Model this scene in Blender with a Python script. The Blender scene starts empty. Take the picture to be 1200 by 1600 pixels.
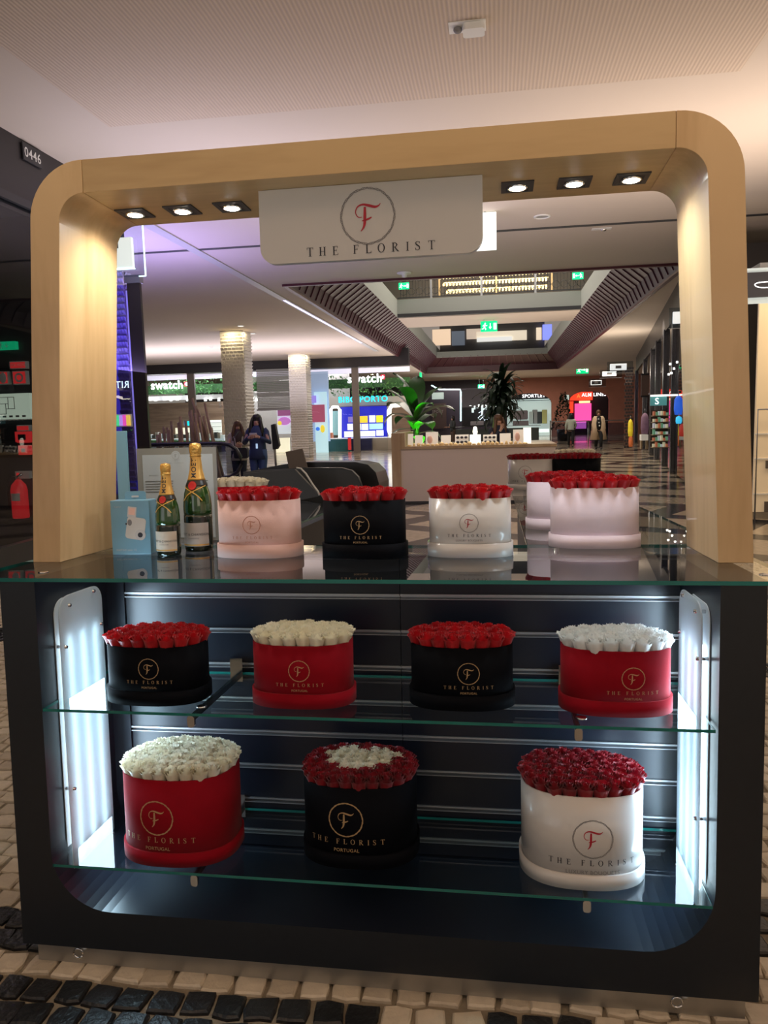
import bpy, bmesh, math, random
from math import pi, sin, cos, radians, atan2, sqrt, hypot
from mathutils import Matrix, Vector
R = random.Random(7)
SC = bpy.context.scene
COL = SC.collection

# ------------------------------------------------------------------ camera
F_PX = 1195.0
def ray(px, py): return Vector((px-600, -(py-800), -F_PX))/F_PX
Yc = ray(777, 653).normalized(); Xc = -ray(-7500, 873); Xc = (Xc-Xc.dot(Yc)*Yc).normalized(); Zc = Xc.cross(Yc)
CAM = Vector((0, 0, 1.53))
MW = Matrix((Xc, Yc, Zc))                     # camera axes -> mall axes (y runs down the mall)
cam = bpy.data.cameras.new('camera'); cam.sensor_fit = 'VERTICAL'; cam.sensor_height = 24; cam.lens = 24*F_PX/1600
cam.clip_end = 300; cam.clip_start = .05
camo = bpy.data.objects.new('camera', cam); COL.objects.link(camo)
camo.matrix_world = Matrix.Translation(CAM) @ MW.to_4x4(); SC.camera = camo
# the stand leans back a little on the sloping cobbles: its own frame
TAU = radians(1.82); HK = 1.465
KR = Matrix(((1, 0, 0), (0, cos(TAU), sin(TAU)), (0, -sin(TAU), cos(TAU))))
KM = Matrix.Translation(CAM) @ KR.to_4x4() @ Matrix.Translation((0, 0, -HK))
WM = Matrix.Identity(4)
def WD(px, py, d):                            # photo pixel on the plane y = d
    r = MW @ ray(px, py); return CAM + r*(d/r.y)
def WZ(px, py, z):
    r = MW @ ray(px, py); return CAM + r*((z-CAM.z)/r.z)

# ------------------------------------------------------------------ world, exposure, large lamps and added fills
SC.view_settings.view_transform = 'Standard'; SC.view_settings.look = 'None'
SC.view_settings.gamma = 1; SC.view_settings.use_curve_mapping = False; SC.view_settings.exposure = 0
w = bpy.data.worlds.new('mall_air'); SC.world = w; w.use_nodes = True
w.node_tree.nodes['Background'].inputs[0].default_value = (1.0, .86, .74, 1)
w.node_tree.nodes['Background'].inputs[1].default_value = .26
def area(name, loc, size, power, col, direction=(0, 0, -1), size_y=None, frame=WM, spread=180):
    l = bpy.data.lights.new(name, 'AREA'); l.energy = power; l.color = col; l.shape = 'RECTANGLE'
    l.size = size; l.size_y = size_y or size; l.spread = radians(spread)
    o = bpy.data.objects.new(name, l); COL.objects.link(o)
    q = Vector(direction).to_track_quat('-Z', 'Y').to_matrix().to_4x4()
    o.matrix_world = frame @ Matrix.Translation(loc) @ q
    return o
area('added_front_fill', (2.6, -2.2, 2.2), 3.5, 24, (1, .80, .62), (-.15, .75, .62), 1.8)  # added fill from behind the camera, aimed forward and up
area('added_front_fill', (-3.0, -2.5, 2.0), 3.0, 12, (.92, .92, 1), (.3, 1, .2), 2)  # second added fill behind the camera, cooler
area('added_up_fill', (2.2, -1.2, 1.9), 4, 165, (1, .78, .60), (-.1, .30, 1), 2.5, spread=140)  # added upward fills that brighten the ceiling, no fitting stands there
area('added_up_fill', (-3.2, -1.0, 1.9), 3, 85, (1, .90, .76), (.1, .35, 1), 2, spread=140)
area('added_up_fill', (3.3, 9.0, 2.2), 2, 150, (1, .83, .70), (-.35, .1, 1), 6, spread=150)
area('added_up_fill', (-2.8, 9.5, 2.0), 2, 80, (.92, .86, 1), (.1, .1, 1), 5, spread=150)
def down(x, y, p, col=(1, .88, .72), ang=130):
    l = bpy.data.lights.new('ceiling_spot', 'SPOT'); l.energy = p; l.color = col; l.spot_size = radians(ang); l.spot_blend = .6; l.shadow_soft_size = .05
    o = bpy.data.objects.new('ceiling_spot', l); COL.objects.link(o); o.location = (x, y, 4.5)
for x_, y_ in ((-2.6, 6.5), (1.8, 6.5), (-2.6, 10.2), (1.8, 10.2), (-2.6, 14.5), (1.8, 14.5)): down(x_, y_, 70)
for y_ in (19, 24, 29, 34, 39): down(-6.6, y_, 230); down(4.4, y_, 230)
area('added_shop_fill', (-13, 41.2, 4.2), 12, 650, (.95, .92, 1), (.1, -.3, -1), 2)  # added fill to brighten the watch shop
area('ceiling_light', (0, 56, 4.4), 8, 800, (1, .88, .75), (0, 0, -1), 5)
area('atrium_light', (0, 27, 9.0), 6, 1000, (1, .9, .78), (0, 0, -1), 14)
area('violet_light', (-7.6, 12.5, 2.7), 3, 330, (.50, .42, 1), (.15, 0, 1), 5)
area('added_up_fill', (3.5, 30, 2.2), 1, 520, (1, .86, .70), (-.3, 0, 1), 22)  # added upward fills for the far ceiling
area('added_up_fill', (-2, 42, 2.2), 6, 520, (1, .88, .78), (0, 0, 1), 16)
area('added_up_fill', (-11, 30, 2.2), 4, 480, (.95, .88, 1), (.1, 0, 1), 12)

# ------------------------------------------------------------------ materials
MATS = {}
def mat(name, col, rough=.5, metal=0, emit=None, es=0, noise=0, nscale=8, bump=0, bscale=60, coat=0, sheen=0, trans=0, alpha=1, spec=.5):
    if name in MATS: return MATS[name]
    m = bpy.data.materials.new(name); m.use_nodes = True; MATS[name] = m
    nt = m.node_tree; b = nt.nodes['Principled BSDF']
    b.inputs['Base Color'].default_value = (*col, 1); b.inputs['Roughness'].default_value = rough
    b.inputs['Metallic'].default_value = metal; b.inputs['Coat Weight'].default_value = coat
    b.inputs['Sheen Weight'].default_value = sheen; b.inputs['Transmission Weight'].default_value = trans
    b.inputs['Alpha'].default_value = alpha; b.inputs['Specular IOR Level'].default_value = spec
    if emit: b.inputs['Emission Color'].default_value = (*emit, 1); b.inputs['Emission Strength'].default_value = es
    tc = nt.nodes.new('ShaderNodeTexCoord')
    if noise:
        n = nt.nodes.new('ShaderNodeTexNoise'); n.inputs['Scale'].default_value = nscale; n.inputs['Detail'].default_value = 4
        mx = nt.nodes.new('ShaderNodeMix'); mx.data_type = 'RGBA'
        mx.inputs[6].default_value = (*[c*(1-noise) for c in col], 1); mx.inputs[7].default_value = (*[min(1, c*(1+noise)) for c in col], 1)
        nt.links.new(tc.outputs['Object'], n.inputs['Vector']); nt.links.new(n.outputs[0], mx.inputs[0]); nt.links.new(mx.outputs[2], b.inputs['Base Color'])
    if bump:
        n2 = nt.nodes.new('ShaderNodeTexNoise'); n2.inputs['Scale'].default_value = bscale; n2.inputs['Detail'].default_value = 3
        bp = nt.nodes.new('ShaderNodeBump'); bp.inputs['Strength'].default_value = bump; bp.inputs['Distance'].default_value = .01
        nt.links.new(tc.outputs['Object'], n2.inputs['Vector']); nt.links.new(n2.outputs[0], bp.inputs['Height']); nt.links.new(bp.outputs[0], b.inputs['Normal'])
    return m
def glass(name, tint, ior=1.5, rough=.0):
    if name in MATS: return MATS[name]
    m = bpy.data.materials.new(name); m.use_nodes = True; MATS[name] = m
    nt = m.node_tree; nt.nodes.clear(); N = nt.nodes.new; L = nt.links.new
    out = N('ShaderNodeOutputMaterial'); mx = N('ShaderNodeMixShader'); tr = N('ShaderNodeBsdfTransparent'); gl = N('ShaderNodeBsdfGlossy')
    tr.inputs[0].default_value = (*tint, 1); gl.inputs['Roughness'].default_value = rough
    fr = N('ShaderNodeFresnel'); fr.inputs[0].default_value = ior; ge = N('ShaderNodeNewGeometry')
    s = N('ShaderNodeMath'); s.operation = 'SUBTRACT'; s.inputs[0].default_value = 1; L(ge.outputs['Backfacing'], s.inputs[1])
    mu = N('ShaderNodeMath'); mu.operation = 'MULTIPLY'; L(fr.outputs[0], mu.inputs[0]); L(s.outputs[0], mu.inputs[1])
    L(mu.outputs[0], mx.inputs[0]); L(tr.outputs[0], mx.inputs[1]); L(gl.outputs[0], mx.inputs[2]); L(mx.outputs[0], out.inputs[0])
    return m
def wood(name, c1, c2, scale=3, stretch=(1, 1, .12), rough=.4, coat=.15):
    if name in MATS: return MATS[name]
    m = mat(name, c1, rough, coat=coat); nt = m.node_tree; b = nt.nodes['Principled BSDF']; N = nt.nodes.new; L = nt.links.new
    tc = N('ShaderNodeTexCoord'); mp = N('ShaderNodeMapping'); mp.inputs['Scale'].default_value = stretch
    n = N('ShaderNodeTexNoise'); n.inputs['Scale'].default_value = scale; n.inputs['Detail'].default_value = 6; n.inputs['Distortion'].default_value = 1.2
    n2 = N('ShaderNodeTexNoise'); n2.inputs['Scale'].default_value = scale*14; n2.inputs['Detail'].default_value = 2
    ad = N('ShaderNodeMath'); ad.operation = 'MULTIPLY_ADD'; ad.inputs[1].default_value = .25
    rp = N('ShaderNodeValToRGB'); rp.color_ramp.elements[0].position = .46; rp.color_ramp.elements[1].position = .72
    rp.color_ramp.elements[0].color = (*c2, 1); rp.color_ramp.elements[1].color = (*c1, 1)
    L(tc.outputs['Object'], mp.inputs[0]); L(mp.outputs[0], n.inputs['Vector']); L(mp.outputs[0], n2.inputs['Vector'])
    L(n2.outputs[0], ad.inputs[0]); L(n.outputs[0], ad.inputs[2]); L(ad.outputs[0], rp.inputs[0]); L(rp.outputs[0], b.inputs['Base Color'])
    return m
def glow(name, col, s): return mat(name, tuple(min(.8, c) for c in col), .5, emit=col, es=s)

M_WOODV = wood('birch_veneer_upright', (.66, .46, .24), (.52, .34, .16), 3.2, (1, 1, .14))
M_WOODH = wood('birch_veneer_beam', (.56, .39, .19), (.44, .29, .13), 3.2, (.14, 1, 1))  # beam copy of the veneer, its shade darkened into the colour
M_BLACK = mat('charcoal_laminate', (.014, .017, .022), .38, noise=.15, nscale=40, bump=.05, bscale=400)
M_INNER = mat('midnight_laminate', (.010, .013, .022), .30, noise=.1, nscale=30)
M_STEEL = mat('brushed_steel', (.48, .47, .44), .45, 1, noise=.2, nscale=14)
M_CHROME = mat('chrome', (.75, .75, .76), .14, 1)
M_RAIL = mat('aluminium_rail', (.42, .43, .45), .35, .8)
M_GLASS = glass('shelf_glass', (.93, .975, .965), 1.5)
M_TOPGL = glass('counter_glass', (.93, .965, .96), 1.8)
M_EDGE = mat('green_glass_edge', (.005, .16, .14), .12, spec=.8, noise=.4, nscale=5)
M_GOLD = mat('gold_print', (.62, .42, .22), .38, .55)
M_RGOLD = mat('rose_gold_print', (.60, .27, .18), .4, .4)
M_BLKINK = mat('dark_ink', (.03, .03, .04), .5); M_GREYINK = mat('grey_ink', (.22, .21, .21), .5); M_REDINK = mat('crimson_ink', (.42, .01, .03), .45)
M_WHITE = mat('white_gloss_board', (.60, .59, .58), .25, coat=.4)
M_WSIGN = mat('white_acrylic_sign', (.58, .57, .55), .28, coat=.5)
M_PAPER = mat('white_card', (.8, .8, .78), .6)

# ------------------------------------------------------------------ mesh helpers
class MB:
    def __init__(s): s.v = []; s.f = []; s.m = []; s.sm = []
    def add(s, vs, fs, mi=0, smooth=False):
        o = len(s.v); s.v += [tuple(p) for p in vs]
        for f in fs: s.f.append([i+o for i in f]); s.m.append(mi); s.sm.append(smooth)
        return s
    def box(s, x0, x1, y0, y1, z0, z1, mi=0, side=None):
        vs = [(x0,y0,z0),(x1,y0,z0),(x1,y1,z0),(x0,y1,z0),(x0,y0,z1),(x1,y0,z1),(x1,y1,z1),(x0,y1,z1)]
        fs = [(0,3,2,1),(4,5,6,7),(0,1,5,4),(1,2,6,5),(2,3,7,6),(3,0,4,7)]
        if side is None: return s.add(vs, fs, mi)
        s.add(vs, fs[:2], mi); return s.add(vs, fs[2:], side)
    def prism(s, pts, a, b, axis='y', mi=0, smooth=False):      # pts 2-D outline, extruded from a to b
        n = len(pts)
        g = {'y': lambda p, t: (p[0], t, p[1]), 'x': lambda p, t: (t, p[0], p[1]), 'z': lambda p, t: (p[0], p[1], t)}[axis]
        vs = [g(p, a) for p in pts]+[g(p, b) for p in pts]
        s.add(vs, [tuple(range(n)), tuple(range(2*n-1, n-1, -1))], mi)
        return s.add(vs, [(i, i+n, (i+1) % n+n, (i+1) % n) for i in range(n)], mi, smooth)
    def lathe(s, prof, n=32, c=(0, 0), mi=0, smooth=True, cap=True):
        vs = [(c[0]+r*cos(2*pi*k/n), c[1]+r*sin(2*pi*k/n), z) for r, z in prof for k in range(n)]
        fs = [(i*n+k, i*n+(k+1) % n, (i+1)*n+(k+1) % n, (i+1)*n+k) for i in range(len(prof)-1) for k in range(n)]
        if cap: fs += [tuple(range(n-1, -1, -1)), tuple((len(prof)-1)*n+k for k in range(n))]
        return s.add(vs, fs, mi, smooth)
    def tube(s, path, r, n=8, mi=0, ry=None):
        P = [Vector(p) for p in path]; rs = r if isinstance(r, (list, tuple)) else [r]*len(P); vs = []
        up = Vector((0, 0, 1))
        for i, p in enumerate(P):
            t = (P[min(i+1, len(P)-1)]-P[max(i-1, 0)]).normalized()
            a = t.cross(up)
            if a.length < .15: a = t.cross(Vector((0, 1, 0)))
            a.normalize(); b = a.cross(t).normalized()
            k2 = 1 if ry is None else ry
            vs += [p+a*rs[i]*cos(2*pi*k/n)+b*rs[i]*k2*sin(2*pi*k/n) for k in range(n)]
        L = len(P); fs = [(i*n+k, (i+1)*n+k, (i+1)*n+(k+1) % n, i*n+(k+1) % n) for i in range(L-1) for k in range(n)]
        fs += [tuple(range(n)), tuple((L-1)*n+k for k in range(n-1, -1, -1))]
        return s.add(vs, fs, mi, True)
    def rings(s, rg, n=20, mi=0, cap=True):                     # rg: (cx, cy, z, rx, ry)
        vs = [(cx+rx*cos(2*pi*k/n), cy+ry*sin(2*pi*k/n), z) for cx, cy, z, rx, ry in rg for k in range(n)]
        fs = [(i*n+k, i*n+(k+1) % n, (i+1)*n+(k+1) % n, (i+1)*n+k) for i in range(len(rg)-1) for k in range(n)]
        if cap: fs += [tuple(range(n-1, -1, -1)), tuple((len(rg)-1)*n+k for k in range(n))]
        return s.add(vs, fs, mi, True)
    def ball(s, c, r, n=12, mi=0):
        rx, ry, rz = r if isinstance(r, (tuple, list)) else (r, r, r)
        return s.rings([(c[0], c[1], c[2]-rz*cos(pi*i/8), max(rx*sin(pi*i/8), 1e-4), max(ry*sin(pi*i/8), 1e-4)) for i in range(9)], n, mi)
    def mesh(s, name, mats):
        me = bpy.data.meshes.new(name); me.from_pydata(s.v, [], s.f)
        for m in (mats if isinstance(mats, (list, tuple)) else [mats]): me.materials.append(m)
        me.polygons.foreach_set('material_index', s.m); me.polygons.foreach_set('use_smooth', s.sm); me.update()
        return me
    def build(s, name, mats, parent=None, loc=(0, 0, 0), frame=None, bevel=0, rotz=0, recalc=False):
        me = s.mesh(name, mats)
        if recalc:
            bm = bmesh.new(); bm.from_mesh(me); bmesh.ops.recalc_face_normals(bm, faces=bm.faces); bm.to_mesh(me); bm.free()
        return obj(name, me, parent, loc, frame, bevel, rotz)
def obj(name, me, parent=None, loc=(0, 0, 0), frame=None, bevel=0, rotz=0):
    o = bpy.data.objects.new(name, me); COL.objects.link(o)
    mtx = Matrix.Translation(loc) @ Matrix.Rotation(rotz, 4, 'Z')
    if parent: o.parent = parent; o.matrix_local = mtx
    else: o.matrix_world = (frame or WM) @ mtx
    if bevel:
        b = o.modifiers.new('bevel', 'BEVEL'); b.width = bevel; b.segments = 2; b.limit_method = 'ANGLE'
    return o
def tag(o, label, cat, group=None):
    o['label'] = label; o['category'] = cat
    if group: o['group'] = group
    return o
def thing(name, label, cat, loc=(0, 0, 0), rotz=0, group=None, frame=WM):
    o = bpy.data.objects.new(name, None); COL.objects.link(o); o.empty_display_size = .05
    o.matrix_world = frame @ Matrix.Translation(loc) @ Matrix.Rotation(rotz, 4, 'Z')
    return tag(o, label, cat, group)
def struct(o): o['kind'] = 'structure'; return o
def stuff(o): o['kind'] = 'stuff'; return o
def arc(cx, cy, r, a0, a1, n=8): return [(cx+r*cos(radians(a0+(a1-a0)*i/n)), cy+r*sin(radians(a0+(a1-a0)*i/n))) for i in range(n+1)]
def rrect(x0, x1, y0, y1, r, n=6, r_top=None):
    rt = r if r_top is None else r_top
    p = arc(x0+r, y0+r, r, 180, 270, n)+arc(x1-r, y0+r, r, 270, 360, n)
    p += arc(x1-rt, y1-rt, rt, 0, 90, n)+arc(x0+rt, y1-rt, rt, 90, 180, n) if rt > 0 else [(x1, y1), (x0, y1)]
    return p

# ------------------------------------------------------------------ lettering
def stroke(pts, ws, sub=6):                       # smooth variable-width stroke -> verts2d, quads
    P = [Vector(p) for p in pts]; out = []; W = []
    for i in range(len(P)-1):
        p0, p1, p2, p3 = P[max(i-1, 0)], P[i], P[i+1], P[min(i+2, len(P)-1)]
        for k in range(sub):
            t = k/sub
            out.append(.5*((2*p1)+(p2-p0)*t+(2*p0-5*p1+4*p2-p3)*t*t+(3*p1-p0-3*p2+p3)*t**3)); W.append(ws[i]+(ws[i+1]-ws[i])*t)
    out.append(P[-1]); W.append(ws[-1])
    vs = []
    for i, p in enumerate(out):
        t = out[min(i+1, len(out)-1)]-out[max(i-1, 0)]; n = Vector((-t.y, t.x)).normalized()*W[i]/2
        vs += [p+n, p-n]
    return [(v.x, v.y) for v in vs], [(2*i, 2*i+1, 2*i+3, 2*i+2) for i in range(len(out)-1)]
class G2:                                          # 2-D geometry collector
    def __init__(s): s.v = []; s.f = []
    def add(s, v, f, dx=0, dy=0, k=1):
        o = len(s.v); s.v += [(a*k+dx, b*k+dy) for a, b in v]; s.f += [[i+o for i in q] for q in f]
    def rect(s, x0, x1, y0, y1, dx=0, k=1): s.add([(x0, y0), (x1, y0), (x1, y1), (x0, y1)], [(0, 1, 2, 3)], dx, 0, k)
def glyph(c):
    g = G2(); r = g.rect; TH, TN, S = .15, .055, .045
    def stem(x): r(x-TH/2, x+TH/2, 0, 1); r(x-.16, x+.16, 0, S); r(x-.16, x+.16, 1-S, 1)
    if c == 'T':
        r(.375-TH/2, .375+TH/2, 0, 1); r(.375-.17, .375+.17, 0, S); r(0, .75, 1-TN, 1); r(0, .05, .78, 1); r(.70, .75, .78, 1)
    elif c == 'H': stem(.16); stem(.66); r(.16, .66, .48, .48+TN)
    elif c in 'EFL':
        stem(.16)
        if c != 'L': r(.16, .62, 1-TN, 1); r(.57, .62, .78, 1); r(.16, .48, .5, .5+TN); r(.44, .48, .4, .65)
        if c != 'F': r(.16, .66, 0, TN); r(.61, .66, 0, .24)
    elif c == 'I': stem(.16)
    elif c == 'O':
        n = 28; v = []
        for i in range(n):
            a = 2*pi*i/n; v += [(.42+.42*cos(a), .5+.52*sin(a)), (.42+.28*cos(a), .5+.465*sin(a))]
        g.add(v, [(2*i, 2*i+1, (2*i+3) % (2*n), (2*i+2) % (2*n)) for i in range(n)])
    elif c == 'R':
        stem(.16); v, f = stroke([(.16, .97), (.42, .96), (.58, .76), (.42, .53), (.16, .5)], [TN, TN*1.3, TH, TN*1.3, TN]); g.add(v, f)
        v, f = stroke([(.34, .52), (.52, .25), (.74, .02)], [.11, .13, .13]); g.add(v, f); r(.62, .84, 0, S)
    elif c == 'S':
        v, f = stroke([(.50, .76), (.44, .93), (.27, .975), (.10, .90), (.09, .70), (.28, .54), (.46, .38), (.46, .13), (.27, .025), (.10, .08), (.04, .26)],
                      [.04, .05, .05, .09, .13, .15, .14, .11, .05, .05, .05]); g.add(v, f); r(.48, .52, .74, .98); r(.02, .06, .03, .28)
    return g
def florist_text():
    g = G2()
    for c, x in zip('THEFLORIST', (0, 1.45, 3.05, 5.5, 6.95, 8.35, 10.0, 11.65, 12.7, 14.2)):
        q = glyph(c); g.add(q.v, q.f, x-7.475)
    return g                                         # cap height 1, centred
def emblem_f():
    g = G2()
    for p, ws in (([(-.22, -.03), (-.36, -.02), (-.45, .14), (-.38, .34), (-.18, .42), (.05, .37), (.28, .31), (.42, .35), (.49, .43)], [.03, .035, .035, .045, .07, .10, .09, .05, .015]),
                  ([(-.10, .33), (-.105, 0), (-.12, -.26), (-.17, -.42), (-.27, -.54)], [.08, .115, .105, .07, .02]),
                  ([(-.22, -.17), (0, -.12), (.15, -.05)], [.03, .075, .04])):
        v, f = stroke(p, ws); g.add(v, f)
    return g
def emblem_ring(solid):
    g = G2(); n = 72
    for a, ph, wd in ((.035, 0, .022), (.035, pi, .022), (.035, pi/2, .016)) + (((0, 0, .05),) if solid else ()):
        v = []
        for i in range(n):
            t = 2*pi*i/n; r = 1+a*sin(12*t+ph); v += [((r+wd/2)*cos(t), (r+wd/2)*sin(t)), ((r-wd/2)*cos(t), (r-wd/2)*sin(t))]
        g.add(v, [(2*i, 2*i+1, (2*i+3) % (2*n), (2*i+2) % (2*n)) for i in range(n)])
    return g
GT, GF, GR, GRS = florist_text(), emblem_f(), emblem_ring(False), emblem_ring(True)
_tc = {}
def font2d(s, bold=0):                               # builtin font -> 2-D triangles, cap height 1, centred on x
    if (s, bold) in _tc: return _tc[(s, bold)]
    c = bpy.data.curves.new('t', 'FONT'); c.body = s; c.align_x = 'CENTER'; c.size = 1.42; c.resolution_u = 3; c.offset = bold; c.space_character = 1.08
    o = bpy.data.objects.new('t', c); COL.objects.link(o); dg = bpy.context.evaluated_depsgraph_get()
    me = bpy.data.meshes.new_from_object(o.evaluated_get(dg)); g = G2()
    g.add([(v.co.x, v.co.y) for v in me.vertices], [tuple(p.vertices) for p in me.polygons])
    bpy.data.objects.remove(o); bpy.data.meshes.remove(me); bpy.data.curves.remove(c); _tc[(s, bold)] = g
    return g
def flat(g, m, name, parent, origin, k=1, ux=(1, 0, 0), uy=(0, 0, 1), frame=None, off=0, depth=0):
    O, U, V = Vector(origin), Vector(ux), Vector(uy); Nn = U.cross(V)
    mb = MB(); mb.add([O+U*(a*k)+V*(b*k)+Nn*off for a, b in g.v], g.f)
    return mb.build(name, m, parent, frame=frame)
def text(s, m, parent, origin, h, name='lettering', ux=(1, 0, 0), uy=(0, 0, 1), bold=0, frame=None):
    return flat(font2d(s, bold), m, name, parent, origin, h, ux, uy, frame)

# ------------------------------------------------------------------ roses
def rose_mesh(seed, ruffle, name, m):
    rr = random.Random(seed); mb = MB()
    def petal(th, hw, r0, h, curl, zb=-1.0):
        A, T = 6, 5; vs = []; j1 = rr.uniform(-.06, .06); ph = rr.uniform(0, 6)
        for i in range(A+1):
            a = -1+2*i/A
            for k in range(T+1):
                t = k/T
                r = r0*(.60+.40*t**.5)+curl*max(0, t-.55)**2*3.2*(1-.3*a*a)
                z = zb+(h-zb)*(t if t < .8 else .8+(t-.8)*(1-curl*1.6))-.07*abs(a)**3*t+j1*t*.6
                ra = r*(1-.10*a*a*(1 if r0 > .3 else 0))
                if t > .5: rw = ruffle*sin(a*7+ph)*(t-.5)*1.4; z += rw+ruffle*rr.uniform(-.5, .5)*(t-.5); ra += rw*.7
                g = th+a*hw
                vs.append((ra*cos(g), ra*sin(g), z))
        fs = [(i*(T+1)+k, (i+1)*(T+1)+k, (i+1)*(T+1)+k+1, i*(T+1)+k+1) for i in range(A) for k in range(T)]
        mb.add(vs, fs, 0, True)
    a0 = rr.uniform(0, 6)
    mb.lathe([(.10, -.2), (.17, .3), (.12, .62), (.02, .70)], 8, cap=False)
    for i in range(3): petal(a0+i*2.1, 1.35, .17+.04*i, .74-.02*i, .02, -.3)
    for i in range(4): petal(a0+.5+i*1.57, 1.1, .36+.03*i, .73-.02*i, .06, -.5)
    for i in range(5): petal(a0+.2+i*1.2566, .92, .60+.02*i, .66-.02*i, .13+rr.uniform(0, .05), -.9)
    for i in range(6): petal(a0+.9+i*1.047, .82, .86, .56+rr.uniform(-.05, .05), .18+rr.uniform(-.04, .08))
    return mb.mesh(name, m)
def petal_mat(name, c, c2, rough=.42, sss=.0):
    m = mat(name, c, rough, sheen=.25); nt = m.node_tree; b = nt.nodes['Principled BSDF']; N = nt.nodes.new; L = nt.links.new
    oi = N('ShaderNodeObjectInfo'); mx = N('ShaderNodeMix'); mx.data_type = 'RGBA'; mx.inputs[6].default_value = (*c, 1); mx.inputs[7].default_value = (*c2, 1)
    L(oi.outputs['Random'], mx.inputs[0]); L(mx.outputs[2], b.inputs['Base Color'])
    tl = N('ShaderNodeBsdfTranslucent'); L(mx.outputs[2], tl.inputs[0]); ms = N('ShaderNodeMixShader'); ms.inputs[0].default_value = .22
    L(b.outputs[0], ms.inputs[1]); L(tl.outputs[0], ms.inputs[2]); L(ms.outputs[0], nt.nodes['Material Output'].inputs[0])
    return m
PM = dict(red=petal_mat('red_petal', (.62, .004, .012), (.48, .002, .010)), deep=petal_mat('deep_red_petal', (.36, .002, .012), (.26, .001, .010)),
          cream=petal_mat('cream_petal', (.90, .83, .64), (.93, .88, .74)), white=petal_mat('white_petal', (.93, .94, .93), (.88, .91, .91)))
RM = {k: [rose_mesh(s*7+1, {'red': .05, 'deep': .09, 'cream': .10, 'white': .12}[k], 'rose', PM[k]) for s in range(4)] for k in PM}

SUPN = 2.5
def supring(w, d, n=96, N=SUPN):
    o = []
    for i in range(n):
        t = 2*pi*i/n; c, s = cos(t), sin(t)
        o.append((w/2*math.copysign(abs(c)**(2/N), c), d/2*math.copysign(abs(s)**(2/N), s)))
    return o
def arcmap(w, d):
    pts = []; n = 400                                   # right half and left half from the front point
    for i in range(-n, n+1):
        t = -pi/2+i/n*pi; c, s = cos(t), sin(t); pts.append(Vector((w/2*math.copysign(abs(c)**(2/SUPN), c), d/2*math.copysign(abs(s)**(2/SUPN), s))))
    L = [0]
    for i in range(1, len(pts)): L.append(L[-1]+(pts[i]-pts[i-1]).length)
    mid = L[n]; L = [l-mid for l in L]
    def f(x, off):
        lo, hi = 0, len(L)-1
        while hi-lo > 1:
            m_ = (lo+hi)//2
            if L[m_] <= x: lo = m_
            else: hi = m_
        t = (x-L[lo])/max(L[hi]-L[lo], 1e-9); p = pts[lo].lerp(pts[hi], t); tg = (pts[hi]-pts[lo]).normalized()
        return p.x+tg.y*off, p.y-tg.x*off
    return f
VELVET = dict(red=mat('red_velvet', (.25, .001, .009), .8, sheen=.05, spec=.12, noise=.22, nscale=9, bump=.06, bscale=300),
              black=mat('black_velvet', (.0016, .002, .004), .75, spec=.10, noise=.2, nscale=9),
              pink=mat('blush_velvet', (.72, .47, .43), .75, sheen=.3, noise=.12, nscale=9, bump=.06, bscale=300),
              palepink=mat('pale_pink_velvet', (.76, .64, .72), .75, sheen=.3, noise=.12, nscale=9, bump=.06, bscale=300),
              white=M_WHITE)
PADM = mat('dark_foam', (.05, .02, .02), .9)
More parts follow.
